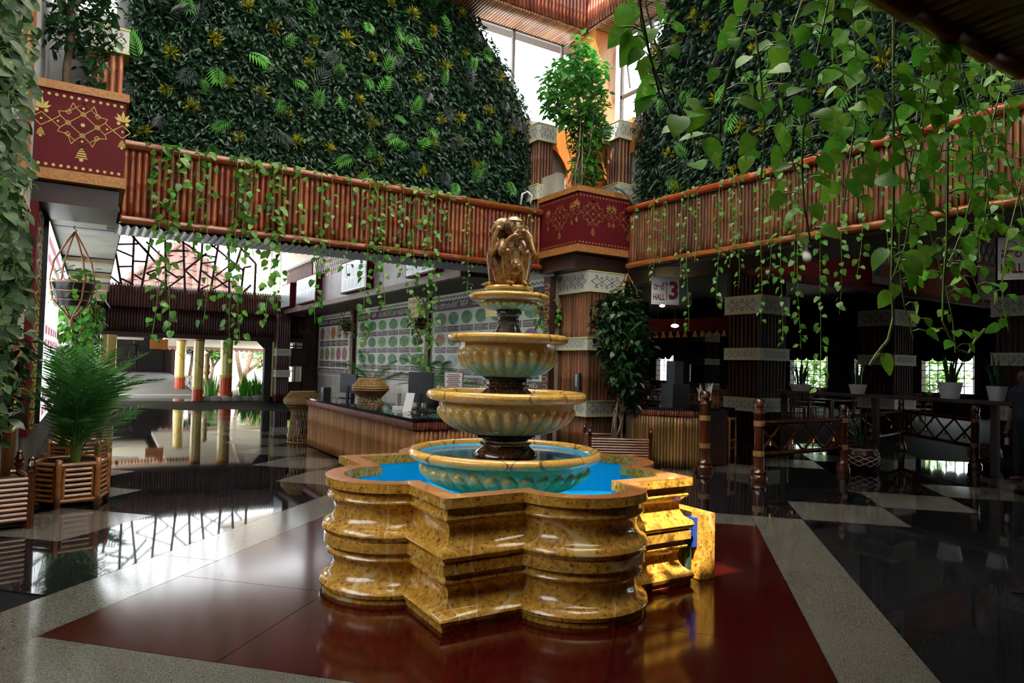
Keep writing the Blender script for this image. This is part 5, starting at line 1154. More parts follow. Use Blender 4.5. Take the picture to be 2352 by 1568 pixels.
# ================================================================== RECEPTION COUNTER
CX0, CY0, CY1, CX1, CH = 3.46, 7.95, 13.0, 5.35, .9
GRANITE_TOP = mat('black_granite_top', (.012, .014, .016), .05)
t = thing('reception_counter', 'L-shaped bamboo clad reception counter with black granite top', 'counter', ((CX0+CX1)/2, 10, 0))
MB().box(CX0+.09, CX0+.85, CY0+.09, CY1-.05, .04, CH-.03).box(CX0+.85, CX1-.05, CY0+.09, CY0+.8, .04, CH-.03).build('carcass', DARK_WOOD, t)
mt = MB().box(CX0-.02, CX0+.95, CY0-.02, CY1+.05, CH-.03, CH).box(CX0+.95, CX1, CY0-.02, CY0+.9, CH-.03, CH); mt.build('granite_top', GRANITE_TOP, t)
me = pole_mesh('bamboo_strip', .034, CH-.17, TAN_BAMBOO, 'Z', 7, 2); me2 = pole_mesh('bamboo_strip', .034, CH-.17, ORANGE_BAMBOO, 'Z', 7, 2)
n = 78
for k in range(n): inst(me, 'bamboo_strip', t, (CX0+.06, CY0+.08+(CY1-CY0-.12)*k/(n-1), .02), Matrix.Rotation(rng(0, 6), 3, 'Z'))
n = 29
for k in range(n): inst(me2, 'bamboo_strip', t, (CX0+.08+(CX1-CX0-.15)*k/(n-1), CY0+.06, .02), Matrix.Rotation(rng(0, 6), 3, 'Z'))
me = pole_mesh('edge_strip', .022, .115, mat('edge_red', (.20, .05, .025), .35, rand=.3), 'Z', 6, 1)
for k in range(118): inst(me, 'edge_strip', t, (CX0+.02, CY0+.02+(CY1-CY0-.02)*k/117, CH-.15))
for k in range(44): inst(me, 'edge_strip', t, (CX0+.02+(CX1-CX0-.05)*k/43, CY0+.02, CH-.15))
# --- wicker baskets --------------------------------------------------------
def basket(label, c, R, H, leg, group=None):
    """lidded double-cone basket on a flared wicker foot"""
    t = thing('wicker_basket', label, 'basket', c, group); c = Vector(c); n = 40
    def ring(r, z): return [(c.x+r*math.cos(2*math.pi*k/n), c.y+r*math.sin(2*math.pi*k/n), c.z+z) for k in range(n+1)]
    z0 = leg; prof = [(R*.62, z0), (R*.97, z0+H*.38), (R*1.0, z0+H*.5), (R*.97, z0+H*.62), (R*.66, z0+H)]
    MB().lathe(c, [(r-.012, z) for r, z in prof]+[(.01, z0+H-.005)], 32).build('inner_body', mat('wicker_inside', (.16, .085, .03), .7), t, 'all')
    mb = MB()
    for k in range(36):
        for s in (-1, 1):
            pts = []
            for j in range(9):
                f = j/8; i = min(3, int(f*4)); a, b = prof[i], prof[i+1]; g = f*4-i; r = a[0]+(b[0]-a[0])*g; z = a[1]+(b[1]-a[1])*g; an = 2*math.pi*(k/36)+s*f*1.1
                pts.append((c.x+r*math.cos(an), c.y+r*math.sin(an), c.z+z))
            mb.tube(pts, .0045, 4, False)
    mb.build('woven_mesh', WICKER, t, kind='stuff')
    for r, z in ((R*1.0, z0+H*.5), (R*.66, z0+H), (R*.62, z0), (R*.97, z0+H*.38), (R*.97, z0+H*.62)): MB().tube(ring(r, z), .009, 5, False).build('hoop', WICKER, t)
    mb = MB()
    for k in range(18):
        a, b = 2*math.pi*k/18, 2*math.pi*(k+1)/18
        for s, e in ((a, b), (b, a)): mb.tube([(c.x+R*.55*math.cos(s), c.y+R*.55*math.sin(s), c.z+leg), (c.x+R*.72*math.cos(e), c.y+R*.72*math.sin(e), c.z+.005)], .006, 4, False)
    mb.build('foot_weave', WICKER, t, kind='stuff'); MB().tube(ring(R*.72, .008), .011, 5, False).build('foot_hoop', WICKER, t)
    return t
b = onz(850, 928, CH); basket('large golden wicker basket standing on the reception counter', (b.x, b.y, CH), .30, .30, .12)
basket('tall wicker basket on the floor at the far end of the counter', (3.55, 13.62, 0), .36, .36, .62)
# --- monitors ---------------------------------------------------------------
def monitor(label, px, py, w, h, yaw):
    b = onz(px, py, CH); t = thing('computer_monitor', label, 'monitor', (b.x, b.y, CH)); R = Matrix.Rotation(yaw, 3, 'Z'); ex, ey = R @ X_, R @ Y_
    MB().obox(b+Z_*(.10+h/2)+ey*.03, ex*(w/2), ey*.018, Z_*(h/2)).build('screen_housing', SCREEN, t)
    MB().obox(b+Z_*.12+ey*.01, ex*.03, ey*.012, Z_*.12).build('stand_neck', BLACK, t); MB().obox(b+Z_*.006, ex*.11, ey*.09, Z_*.006).build('stand_foot', BLACK, t)
    mb = MB(); p = b+Z_*(.10+h*.55)+ey*.011
    for k in range(16): 
        a, c = 2*math.pi*k/16, 2*math.pi*(k+1)/16
        mb.add([p+ex*(.030*math.cos(q)*s)+Z_*(.030*math.sin(q)*s) for q, s in ((a, 1), (c, 1), (c, .82), (a, .82))], [(0, 1, 2, 3)])
    mb.build('maker_mark', mat('mark_grey', (.09, .09, .1), .3), t); return t
v = math.radians(-63)
monitor('black computer monitor seen from behind at the left of the counter', 797, 914, .42, .36, v)
monitor('large black computer monitor seen from behind beside the fountain', 962, 940, .46, .46, v)
t = thing('cable_tangle', 'loose black cables lying behind the large monitor', 'cables', onz(985, 948, CH)+Vector((0, 0, 0)))
for k in range(9):
    a = onz(965+rng(-20, 20), 945+rng(-3, 3), CH); pts = [a+Vector((0, 0, .006))]
    for q in range(6): pts.append(pts[-1]+Vector((rng(-.09, .12), rng(-.1, .06), 0))); pts[-1].z = CH+.006+rng(0, .07)*(q % 2)
    pts[-1].x = max(pts[-1].x, CX0+.05)
    MB().tube(pts, .005, 5).build('cable', BLACK, t, 'all')
b = Vector((3.75, 12.75, CH)); t = thing('small_speaker', 'small black box beside the left monitor on the counter', 'speaker', b); MB().box(b.x-.07, b.x+.07, b.y-.08, b.y+.08, CH, CH+.2).build('box', BLACK, t); MB().disc((b.x-.071, b.y, CH+.13), .045, 14, 0, -Y_, Z_).build('cone', SCREEN, t)
b = onz(915, 940, CH); t = thing('card_stand', 'white plastic card stand on the counter beside the large monitor', 'stand', b)
MB().box(b.x-.07, b.x+.07, b.y-.07, b.y+.07, CH, CH+.05).build('base', WHITE_PL, t); MB().tube([(b.x, b.y, CH+.05), (b.x, b.y, CH+.24)], .035, 12).build('holder', STEEL, t)
b = onz(934, 946, CH); t = thing('paper_notice', 'tilted white paper notice in front of the large monitor', 'notice', b); R = Matrix.Rotation(v, 3, 'Z'); ex, ey = R @ X_, R @ Y_
MB().obox(b+Z_*.135+ey*.04, ex*.075, ey*.004, (Z_*.95+ey*.3).normalized()*.14).build('card', WHITE_PL, t); MB().obox(b+Z_*.01+ey*.08, ex*.07, ey*.05, Z_*.01).build('foot', WHITE_PL, t)
mb = MB()
for k in range(6): mb.obox(b+Z_*(.22-k*.03)+ey*(.028+.009*(.22-k*.03)/.03), ex*(.055-.01*(k % 2)), ey*.001, Z_*.006)
mb.build('printed_lines', mat('print_blue', (.25, .28, .38), .5), t, kind='stuff')
b = onz(1042, 892, CH); b = Vector((5.1, 8.6, CH)); p = proj(b)
t = thing('framed_notice', 'small white framed notice standing on the counter before the poster', 'notice', b); c = onx(1042, 876, 5.0); w_, h_ = .17, .16
c = Vector((5.0, c.y, c.z)); t.location = (5.0, c.y, CH); WL[t] = Vector((5.0, c.y, CH)); R = Matrix.Rotation(math.radians(-50), 3, 'Z'); ex, ey = R @ X_, R @ Y_
MB().obox(c, ex*w_, ey*.008, Z_*h_).build('frame', STEEL, t); MB().obox(c-ey*.009, ex*(w_-.02), ey*.002, Z_*(h_-.02)).build('sheet', WHITE_PL, t)
mb = MB()
for k in range(8): mb.obox(c-ey*.012+Z_*(.11-k*.03), ex*(.11+.02*math.sin(k*2.1)), ey*.001, Z_*.006)
mb.build('printed_lines', INK_RED, t, kind='stuff'); MB().box(c.x-.02, c.x+.02, c.y-.02, c.y+.02, CH, c.z-h_+.02).build('stand', STEEL, t)
# --- potted palms at the counter ---------------------------------------------
def pot(t, c, r, h, m): MB().lathe(c, [(0.01, 0), (r*.72, 0), (r, h*.9), (r*1.06, h*.9), (r*1.06, h), (r*.92, h), (r*.9, h*.9), (.01, h*.9)], 20).build('pot', m, t, True)
for k, (x, y, z, L, lab) in enumerate(((5.6, 15.4, 0.0, .8, 'small palm in a dark pot behind the left monitor'), (5.7, 12.2, 0, .8, 'small palm in a dark pot behind the large monitor'))):
    palm('potted_palm', lab, (x, y, .9), 12, L, .3, LEAF_DARK if False else PALM, False, (.3, 1.2)); tt = bpy.data.objects[-1] if False else None
    for o in [o for o in COL.objects if o.parent is None and o.get('label') == lab]: pot(o, (x, y, .0), .16, .9, BLACK)
# --- hanging baskets with trailing plants ---------------------------------------
def hanging_pot(label, top, drop, R, nv, vl, ls, cage=True):
    top = Vector(top); t = thing('hanging_pot', label, 'hanging plant', top-Vector((0, 0, drop+R*1.9))); c = top-Vector((0, 0, drop))
    MB().tube([top, top-Vector((.02, 0, .03)), top-Vector((-.02, 0, .07)), top-Vector((0, 0, .11)), c+Z_*R*2.5], .008, 5).build('hook', BLACK, t)
    if cage:
        for k in range(4):
            a = math.pi/2*k+.5; d = Vector((math.cos(a), math.sin(a), 0))
            MB().tube([c+Z_*R*2.5, c+Z_*R*2.0+d*R*.32, c+Z_*R*1.1+d*R*.82, c+Z_*R*.2+d*R*1.0, c-Z_*R*.7+d*R*.82, c-Z_*R*1.25+d*R*.3, c-Z_*R*1.6], .014, 6).build('cane_rib', CANE, t, 'all')
        for z, r in ((.1, 1.0), (-.3, .97), (-.7, .84)): MB().tube([c+Vector((math.cos(2*math.pi*k/16)*R*r, math.sin(2*math.pi*k/16)*R*r, z*R)) for k in range(17)], .009, 5, False).build('cane_hoop', CANE, t)
        MB().tube([c-Z_*R*1.55, c-Z_*R*1.9], .022, 7).build('finial', CANE, t)
    MB().lathe(c-Z_*R*.95, [(.01, 0), (R*.6, 0), (R*.86, R*1.05), (R*.78, R*1.05), (.01, R*.95)], 16).build('pot', BLACK, t, True)
    P = [c+Vector((random.gauss(0, .45)*R, random.gauss(0, .45)*R, R*(.2+abs(random.gauss(0, .4))))) for _ in range(34)]
    for p in P: a = rng(0, 6.28); inst(random.choice(VL), 'leaf', t, p, leaf_rot((rng(-.5, .5), rng(-.5, .5), 1), (math.cos(a), math.sin(a), -rng(-.2, .7))), ls*rng(.7, 1.2))
    for k in range(nv):
        a = 2*math.pi*k/max(1, nv)+rng(-.4, .4); d = Vector((math.cos(a), math.sin(a), 0)); s = c+d*R*.9+Z_*R*.2; L = vl*rng(.5, 1.1); pts = [c+Z_*R*.2, s]+[q for q in hang(s+d*.04, L, .05, 6)]
        mb = MB().tube(pts, .004, 4); mb.build('trailing_stem', STEM, t)
        for q in range(int(L/.045)):
            p = Vector(pts[2]).lerp(Vector(pts[-1]), rng(0, 1)); a2 = rng(0, 6.28); inst(random.choice(VL), 'leaf', t, p+Vector((math.cos(a2), math.sin(a2), 0))*.05, leaf_rot((math.cos(a2), math.sin(a2), .6), (math.cos(a2)*.6, math.sin(a2)*.6, -rng(.3, 1))), ls*rng(.7, 1.15))
    return t
p = ony(174, 497, 11.6); hanging_pot('cane-caged hanging pot of variegated vine under the left planter', (p.x, 11.6, 3.44), .86, .31, 4, .5, .12)
p = ony(190, 690, 15.2); hanging_pot('lower hanging pot with a long green trail behind the caged pot', (p.x, 14.6, 3.42), 1.0, .26, 16, 1.25, .14)
for k, (px, py, y, R, nv, vl, lab) in enumerate(((798, 745, 18.6, .24, 4, .5, 'caged hanging pot in front of the root vegetable poster'), (965, 735, 14.2, .26, 5, .7, 'caged hanging pot in front of the leafy vegetable poster'), (1262, 710, 10.55, .24, 7, .7, 'caged hanging pot before the right edge of the vegetable poster'), (695, 760, 24.5, .26, 4, .4, 'caged hanging pot by the far window'))):
    c = onx(px, py, 7.0 if y > 12 else 7.62); zt = 3.36 if y > 12 else 3.40; hanging_pot(lab, (c.x, c.y, zt), zt-c.z, R, nv, vl, .10)
c = onx(1396, 700, 8.55); hanging_pot('caged hanging pot with a yellow fruit right of the bamboo column', (8.3, c.y-.4 if False else 9.55, 3.4), .62, .22, 6, .5, .10)
# --- honey and lemon counter sign ---------------------------------------------------
t = thing('counter_sign', 'yellow honey and lemon counter sign hanging above the counter', 'sign', (5.6, 13, 2.0)); HX = 6.4; c = onx(950, 708, HX); t.location = (HX, c.y, c.z-.2); WL[t] = Vector((HX, c.y, c.z-.2))
YS = mat('yellow_sign', (.62, .48, .16), .5)
MB().box(HX-.01, HX+.01, c.y-.31, c.y+.31, c.z-.22, c.z+.26).build('board', YS, t)
mb = MB()
for s, z, sz in (('తేనె & నిమ్మ', .15, .10), ('HONEY & LEMON', .0, .085), ('COUNTER', -.12, .095)): put_text(mb, s, sz, (HX-.014, c.y-(.06 if s == 'COUNTER' else 0), c.z+z), -Y_, Z_, 0, 'CENTER', .95)
mb.box(HX-.015, HX-.012, c.y+.19, c.y+.28, c.z-.17, c.z-.08)
mb.build('lettering', INK, t, kind='stuff'); MB().tube([(HX, c.y, c.z+.24), (HX, c.y, 3.37)], .006, 4).build('wire', BLACK, t)
t = thing('counter_sign', 'yellow counter sign mostly hidden behind the top bowl', 'sign', (5.4, 9, 2.0)); c = onx(1128, 715, HX); t.location = (HX, c.y, c.z-.15); WL[t] = Vector((HX, c.y, c.z-.15))
MB().box(HX-.01, HX+.01, c.y-.22, c.y+.2, c.z-.1, c.z+.22).build('board', YS, t); MB().tube([(HX, c.y, c.z+.22), (HX, c.y, 3.42)], .006, 4).build('wire', BLACK, t)
# ================================================================== LEFT FLOOR PLANTERS
def bamboo_planter(label, c, R, h):
    """hexagonal planter of bamboo posts and slatted sides"""
    t = thing('bamboo_planter', label, 'planter', c); c = Vector(c); n = 6; V = [c+Vector((math.cos(math.pi/3*k+.25)*R, math.sin(math.pi/3*k+.25)*R, 0)) for k in range(n)]
    pm = pole_mesh('corner_post', .032, h, CANE, 'Z', 8, 2)
    for k in range(n):
        a, b = V[k], V[(k+1) % n]; inst(pm, 'corner_post', t, a); d = (b-a).normalized(); nrm = Vector((d.y, -d.x, 0))
        for z in (.07, h-.06): MB().tube([a+Z_*z, b+Z_*z], .024, 7).build('side_rail', CANE, t)
        for u in (.14, .86): MB().tube([a.lerp(b, u)+Z_*.07, a.lerp(b, u)+Z_*(h-.06)], .017, 6).build('side_stile', CANE, t)
        for j in range(6): MB().tube([a.lerp(b, .16)+Z_*(.12+j*(h-.22)/5.2), a.lerp(b, .84)+Z_*(.12+j*(h-.22)/5.2)], .021, 6).build('slat', CANE, t)
    MB().lathe(c, [(.01, .05), (R*.7, .05), (R*.78, h-.08), (.01, h-.1)], 14).build('soil_liner', SOIL, t); return t
b = onz(152, 1160); bamboo_planter('hexagonal bamboo planter holding the tall palm at the left', (b.x+.02, b.y+.18, 0), .36, .50)
palm('areca_palm', 'tall feathery areca palm in the hexagonal bamboo planter', (b.x+.06, b.y+.18, .42), 32, .9, .34, mat('areca_leaf', (.035, .16, .03), .35, c2=(.06, .24, .04), scale=3, rand=.35, trans=.25), True, (.75, 1.5))
bamboo_planter('second bamboo planter farther along the left wall', (-.12, 10.9, 0), .33, .48)
palm('areca_palm', 'smaller areca palm in the farther planter by the wall', (-.12, 10.9, .4), 14, .9, .36, MATS['areca_leaf'], True, (.3, 1.3))
palm('areca_palm', 'bright palm farther along the left wall below the menu boards', (-.15, 13.4, .45), 16, 1.0, .4, PALM, True, (.3, 1.3)); 
bamboo_planter('third bamboo planter under the bright palm by the wall', (-.15, 13.4, 0), .33, .48)
def slat_planter(label, c, ex, ey, w, d, h):
    t = thing('slat_planter', label, 'planter', c); c = Vector(c); ex, ey = Vector(ex), Vector(ey)
    pr = [(.032, 0), (.032, h), (.045, h+.01), (.045, h+.03), (.022, h+.04), (.042, h+.07), (.03, h+.10), (.022, h+.115), (.028, h+.135), (.01, h+.155)]
    cs = [c+ex*(w/2*i)+ey*(d/2*j) for i, j in ((-1, -1), (1, -1), (1, 1), (-1, 1))]
    for p in cs: MB().lathe(p, [(.01, 0)]+pr, 10).build('turned_post', RED_WOOD, t, True)
    for k in range(4):
        a, b = cs[k], cs[(k+1) % 4]
        for j in range(9): MB().tube([a+Z_*(.09+j*(h-.14)/8), b+Z_*(.09+j*(h-.14)/8)], .02, 6).build('slat', SLAT_WOOD, t)
    MB().obox(c+Z_*(h*.45), ex*(w/2-.03), ey*(d/2-.03), Z_*(h*.4)).build('soil_liner', SOIL, t); return t
b = onz(70, 1212); e = Vector((1, .25, 0)).normalized(); f = Vector((-.25, 1, 0)).normalized()
slat_planter('slatted wooden planter with turned posts at the left edge', b-e*.36+f*.28, e, f, .7, .55, .50)
c = b-e*.36+f*.28
tr = [wob(c+Z_*.4, c+Vector((rng(-.3, .3), rng(-.2, .2), rng(.9, 1.5))), .014, .007) for _ in range(8)]
tree('potted_shrub', 'dark glossy shrub in the slatted wooden planter at the left edge', c+Z_*.4, tr, [(c+Vector((.0, 0, 1.15)), (.34, .3, .45)), (c+Vector((.08, .1, 1.6)), (.3, .3, .4))], 700, 260, .13, DL, LEAF_DARK, cat='shrub', bark=BARK_PALE)
# ================================================================== RIGHT: DINING HALL
# curved service counter
def arc_pts(c, r, a0, a1, n): return [Vector((c[0]+r*math.cos(a0+(a1-a0)*k/n), c[1]+r*math.sin(a0+(a1-a0)*k/n), 0)) for k in range(n+1)]
P0, P1 = onz(1470, 1066), onz(1606, 1076)
t = thing('service_counter', 'dark curved bamboo service counter under the hall sign', 'counter', (P0+P1)/2); c = Vector((8.75, 8.85, 0)); rr = .85
a0, a1 = math.radians(168), math.radians(262)
A = arc_pts(c, rr, a0, a1, 27); mb = MB().prism([(p.x, p.y) for p in arc_pts(c, rr-.05, a0, a1, 16)]+[(9.3, 8.05), (9.3, 9.0)], .02, .93); mb.build('carcass', DARK_WOOD, t)
mb = MB().prism([(p.x, p.y) for p in arc_pts(c, rr+.05, a0, a1, 16)]+[(9.4, 7.98), (9.4, 9.05)], .93, .97); mb.build('granite_top', GRANITE_TOP, t)
SB = bamboo_mat('service_bamboo', (.30, .17, .055), (.20, .10, .03), .4, .3); me = pole_mesh('bamboo_strip', .026, .82, SB, 'Z', 7, 2); me2 = pole_mesh('edge_strip', .02, .1, mat('edge_red', (.2, .05, .025), .35), 'Z', 6, 1)
for p in A: inst(me, 'bamboo_strip', t, p, Matrix.Rotation(rng(0, 6), 3, 'Z'))
for p in arc_pts(c, rr+.02, a0, a1, 36): inst(me2, 'edge_strip', t, p+Z_*.83)
b = onz(1500, 1035, .97); t = thing('till_cabinet', 'tall black till cabinet behind the service counter', 'cabinet', (8.9, 8.9, .97)); MB().box(8.7, 9.1, 8.75, 9.05, .97, 1.35).build('body', BLACK, t); MB().box(8.78, 9.0, 8.8, 9.0, 1.35, 1.75).build('screen', SCREEN, t)
b = Vector((8.95, 8.25, .97)); t = thing('wrapped_basket', 'gift basket wrapped in clear film on the service counter', 'basket', b)
MB().lathe(b, [(.01, 0), (.10, 0), (.13, .11), (.11, .11), (.01, .03)], 14).build('basket_base', BLACK, t, True)
FILM = mat('clear_film', (.5, .5, .5), .08, trans=.3)
for k in range(9):
    a = 2*math.pi*k/9; d = Vector((math.cos(a), math.sin(a), 0)); d2 = Vector((math.cos(a+.5), math.sin(a+.5), 0)); mb = MB().add([b+d*.11+Z_*.11, b+d2*.11+Z_*.11, b+d2*.03+Z_*.26, b+d2*rng(.08, .16)+Z_*rng(.33, .45)], [(0, 1, 2), (0, 2, 3)]); mb.build('film_fold', FILM, t)
# turned posts of the walkway railing
def turned_post(label, px, py, r, h):
    b = onz(px, py); pr = [(.01, 0), (r*1.7, 0), (r*1.75, .06), (r*1.45, .09), (r*1.5, .13), (r*1.15, .16), (r, .2), (r*.95, h*.55), (r, h-.24), (r*1.15, h-.22), (r*1.15, h-.2), (r*.95, h-.18), (r*.95, h-.12), (r*1.1, h-.11), (r*1.05, h-.04), (r*.7, h-.005), (.01, h)]
    t = thing('turned_post', label, 'post', b); MB().lathe(b, pr, 18).build('shaft', RED_WOOD, t, True)
    for z in (.36, .80): MB().lathe(b, [(r*1.06, z), (r*1.1, z+.04), (r*1.06, z+.08)], 16).build('rattan_wrap', WICKER, t, 'all')
    return b
pa = turned_post('polished turned wooden post nearest the fountain on the right', 1742, 1104, .075, 1.20)
pb = turned_post('polished turned wooden post beside the service counter', 1617, 1080, .082, 1.27)
pc = turned_post('dark turned post left of the painted round pot', 1936, 1082, .065, 1.1); pd = turned_post('dark turned post far right of the walkway railing', 2240, 1075, .065, 1.1)
pe = turned_post('dark turned post behind the painted round pot', 2070, 1035, .06, 1.1)
def lattice_rail(label, a, b, n):
    t = thing('walkway_railing', label, 'railing', (a+b)/2); d = (b-a)
    for z in (.38, .84): MB().tube([a+Z_*z+d*.03, b+Z_*z-d*.03], .035, 8).build('rail', RED_WOOD, t)
    for k in range(n):
        p, q = a+d*(k/n), a+d*((k+1)/n)
        for u, v in ((p, q), (q, p)): MB().tube([u+Z_*.39, v+Z_*.82], .018, 6).build('diagonal', RED_WOOD, t)
        m = (p+q)/2; MB().lathe(m+Z_*.5, [(.03, 0), (.034, .01), (.022, .03), (.018, .06), (.006, .075), (.004, .16)], 10).build('brass_bell', BRASS, t, True)
lattice_rail('cane lattice railing with brass bells behind the nearest turned post', pa, pc, 4)
lattice_rail('cane lattice railing with brass bells right of the painted pot', pc+Vector((.2, .3, 0)), pe, 3); lattice_rail('far dark lattice railing at the right edge', pe, pd, 4)
# painted round pots with tall plants
def painted_pot(label, b, R, h):
    t = thing('painted_pot', label, 'pot', b); b = Vector(b); pr = [(.01, 0), (R*.62, 0), (R*.85, h*.15), (R, h*.45), (R*.95, h*.72), (R*.78, h*.93), (R*.82, h), (R*.72, h), (R*.7, h*.9), (.01, h*.88)]
    MB().lathe(b, pr, 28).build('pot_body', mat('dark_maroon_pot', (.05, .006, .007), .5), t, True); mb = MB(); N = 9
    def P(a, f):
        z = h*f; r = np.interp(f, [0, .15, .45, .72, .93], [.62*R, .85*R, R, .95*R, .78*R])+.004; return (b.x+r*math.cos(a), b.y+r*math.sin(a), b.z+z)
    for k in range(N):
        a0, a1 = 2*math.pi*k/N, 2*math.pi*(k+1)/N
        for f0, f1 in ((.2, .42), (.42, .2), (.42, .62), (.62, .42)): mb.tube([P(a0+(a1-a0)*q/4, f0+(f1-f0)*q/4) for q in range(5)], .005, 4, False)
        am = (a0+a1)/2; mb.tube([P(am+.07*math.sin(2*math.pi*q/10), .72+.055*math.cos(2*math.pi*q/10)) for q in range(11)], .005, 4, False); mb.tube([P(a0+(a1-a0)*q/6, .9-.06*math.sin(math.pi*q/6)) for q in range(7)], .005, 4, False)
    mb.build('white_kolam', WHITE_BAND, t, kind='stuff'); return t
b = onz(1980, 1078); painted_pot('round maroon pot painted with white kolam beside the railing', b, .27, .40)
blades('snake_plant', 'tall dark plant in the round painted pot', b+Z_*.34, 14, .7, .02, .12, LEAF_DARK)
b2 = onz(2262, 1070); painted_pot('second round painted pot in deep shade at the right', b2, .27, .40)
# white pots with snake plants on a ledge
LEDX = 12.6
t = thing('plant_ledge', 'dark ledge carrying white pots of snake plants in the hall', 'ledge', (LEDX, 6.5, 0)); MB().box(LEDX-.2, LEDX+.25, 3.2, 9.7, 1.16, 1.22).build('shelf', HALLW, t); [MB().box(LEDX-.04, LEDX+.06, yy-.05, yy+.05, .0, 1.16).build('support', HALLW, t) for yy in (3.4, 5.4, 7.4, 9.4)]
for k, (px, w, h, nb, lab) in enumerate(((1838, .22, .14, 22, 'snake plant in a low white trough left of the dark columns'), (1970, .16, .18, 14, 'snake plant in a white pot behind the curved runner'), (2182, .19, .28, 18, 'snake plant in a large white tapered pot before the bright window'), (2290, .15, .24, 14, 'snake plant in a pale pot beside the standing person'))):
    c = onx(px, 900, LEDX); c.z = 1.22; t = thing('white_pot', ('low white trough pot left of the dark columns', 'small white pot behind the curved vine runner', 'large white tapered pot before the bright window', 'pale tapered pot beside the standing person')[k], 'pot', c); MB().lathe(c, [(.01, 0), (w*.72, 0), (w, h*.95), (w*1.03, h), (w*.9, h), (.01, h*.85)], 18).build('pot_body', WHITE_PL, t, True)
    blades('snake_plant', lab, c+Z_*h*.85, nb, .55, .022, w*.55, LEAF_DARK, lean=.5)
# hall columns
DKC = bamboo_mat('shadow_bamboo', (.06, .020, .010), (.032, .011, .006), .5, .3, 0.0)  # column bamboo with the hall's shade put into its colour
GB = mat('dull_band', (.42, .42, .38), .6)
for x, y, w, lab in ((13.06, 10.4, .95, 'dark bamboo column with white bands behind the turned post'), (18.4, 10.3, .95, 'dark bamboo column with bands beyond the curved runner'), (17.0, 6.5, .8, 'dark bamboo column with bands right of the white tapered pot'), (24.5, 22.6, .9, 'far dark column with pale bands in the middle of the hall'), (23.2, 26, .9, 'far dark column left of the hall windows'), (27, 21.5, .8, 'farthest dark column with pale band near the windows')):
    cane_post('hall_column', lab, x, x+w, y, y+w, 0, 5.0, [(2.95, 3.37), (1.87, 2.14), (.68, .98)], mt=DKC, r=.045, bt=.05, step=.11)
# red fascia with menu boards across the hall
FY = 8.3
t = thing('hall_fascia', 'deep red painted fascia with gold patterns across the dining hall', 'fascia', (14, FY, 3.4))
RF = mat('red_fascia', (.30, .02, .016), .6, spec=.2)
MB().box(9.95, 24, FY, FY+.1, 3.42, 4.3).build('board', RF, t); MB().box(9.95, 24, FY-.06, FY+.1, 3.34, 3.46).build('lower_trim', MAROON, t)
for k in range(8):
    mb = MB(); kolam(mb, (10.6+k*1.5, FY-.004, 3.95), X_, Z_, .09); dots_row(mb, (10.6+k*1.5, FY-.004, 3.53), X_, Z_, -.7, .7, 0, 18, .012); mb.build('painted_motif', GOLD_DIM, t, kind='stuff')
for s in (-1, 1):
    for k in range(46): MB().bar((10+k*.3, FY+.03+.012*s, 4.32), (10+k*.3+s*.45, FY+.03+.012*s, 4.98), .04, .012, Y_).build('lattice_slat', DARK_BAMBOO, t)
for k, (px, lab) in enumerate(((2040, 'menu board with food pictures on the hall fascia, left one'), (2272, 'menu board with food pictures on the hall fascia, right one'))):
    c = ony(px, 640, FY-.1); w, h = .62, .42; t = thing('food_menu_board', lab, 'menu board', (c.x, FY-.08, 3.52)); zc = 3.93
    MB().box(c.x-w-.04, c.x+w+.04, FY-.12, FY-.01, zc-h-.03, zc+h+.03).build('case', MAROON, t); MB().box(c.x-w, c.x+w, FY-.13, FY-.12, zc-h, zc+h).build('face', mat('board_pink', (.40, .30, .30), .4), t)
    for i in range(4):
        for j in range(2): MB().box(c.x-w+.08+i*.28, c.x-w+.33+i*.28, FY-.135, FY-.13, zc-h+.16+j*.29, zc-h+.4+j*.29).build('food_picture', [GREENS[2], ROOTS[2], ROOTS[5], GREENS[0], ROOTS[1], ROOTS[6]][(i+j*3+k) % 6], t)
# HALL 3 sign
SIGNW = mat('sign_white', (.88, .90, .92), .4); SIGNR = mat('sign_red', (.30, .01, .03), .5)
def hall_sign(label, c, ex, w, h, big):
    c, ex = Vector(c), Vector(ex).normalized(); n = Vector((ex.y, -ex.x, 0)); t = thing('hall_sign', label, 'sign', c-Z_*h/2)
    MB().obox(c, ex*(w/2), n*.01, Z_*(h/2)).build('board', SIGNW, t); mb = MB(); o = c+n*.013
    put_text(mb, 'హాల్', h*.30, o-ex*w*.24+Z_*h*.12, ex, Z_, 0, 'CENTER', fit=w*.42, bold=.018); put_text(mb, 'HALL', h*.30, o-ex*w*.24-Z_*h*.25, ex, Z_, 0, 'CENTER', fit=w*.42, bold=.03); put_text(mb, '3', h*.85, o+ex*w*.30-Z_*h*.03, ex, Z_, 0, 'CENTER', .9, bold=.035)
    mb.obox(o+ex*w*.04-Z_*h*.05, ex*.006, n*.001, Z_*(h*.3)); mb.add([o+ex*(w*.04+a)+Z_*b for a, b in ((-.022, h*.2), (.022, h*.2), (0, h*.32))], [(0, 1, 2)])
    mb.build('lettering', SIGNR, t, kind='stuff'); mb = MB()
    for sz in (-1, 1): 
        for k in range(16): mb.disc(o+ex*(w*(-.46+.92*k/15))+Z_*(sz*h*.45), .006, 6, 0, ex, Z_)
    mb.build('dot_border', INK_RED, t, kind='stuff')
    for s in (-1, 1): MB().tube([c+ex*(w*.4*s)+Z_*h/2, c+ex*(w*.4*s)+Z_*(3.42-c.z)], .006, 4).build('chain', BLACK, t)
c = onx(1528, 667, 8.95); hall_sign('white HALL 3 sign with red letters hanging under the right balcony', c, Vector((1, -.5, 0)), .52, .52, '3')
c = depth(2352, 592, 8.5); c.x = 9.2; c = onx(2352, 592, 9.2); hall_sign('white hall sign cut off by the right edge of the view', c, Vector((.55, -1, 0)), .5, .5, '3')
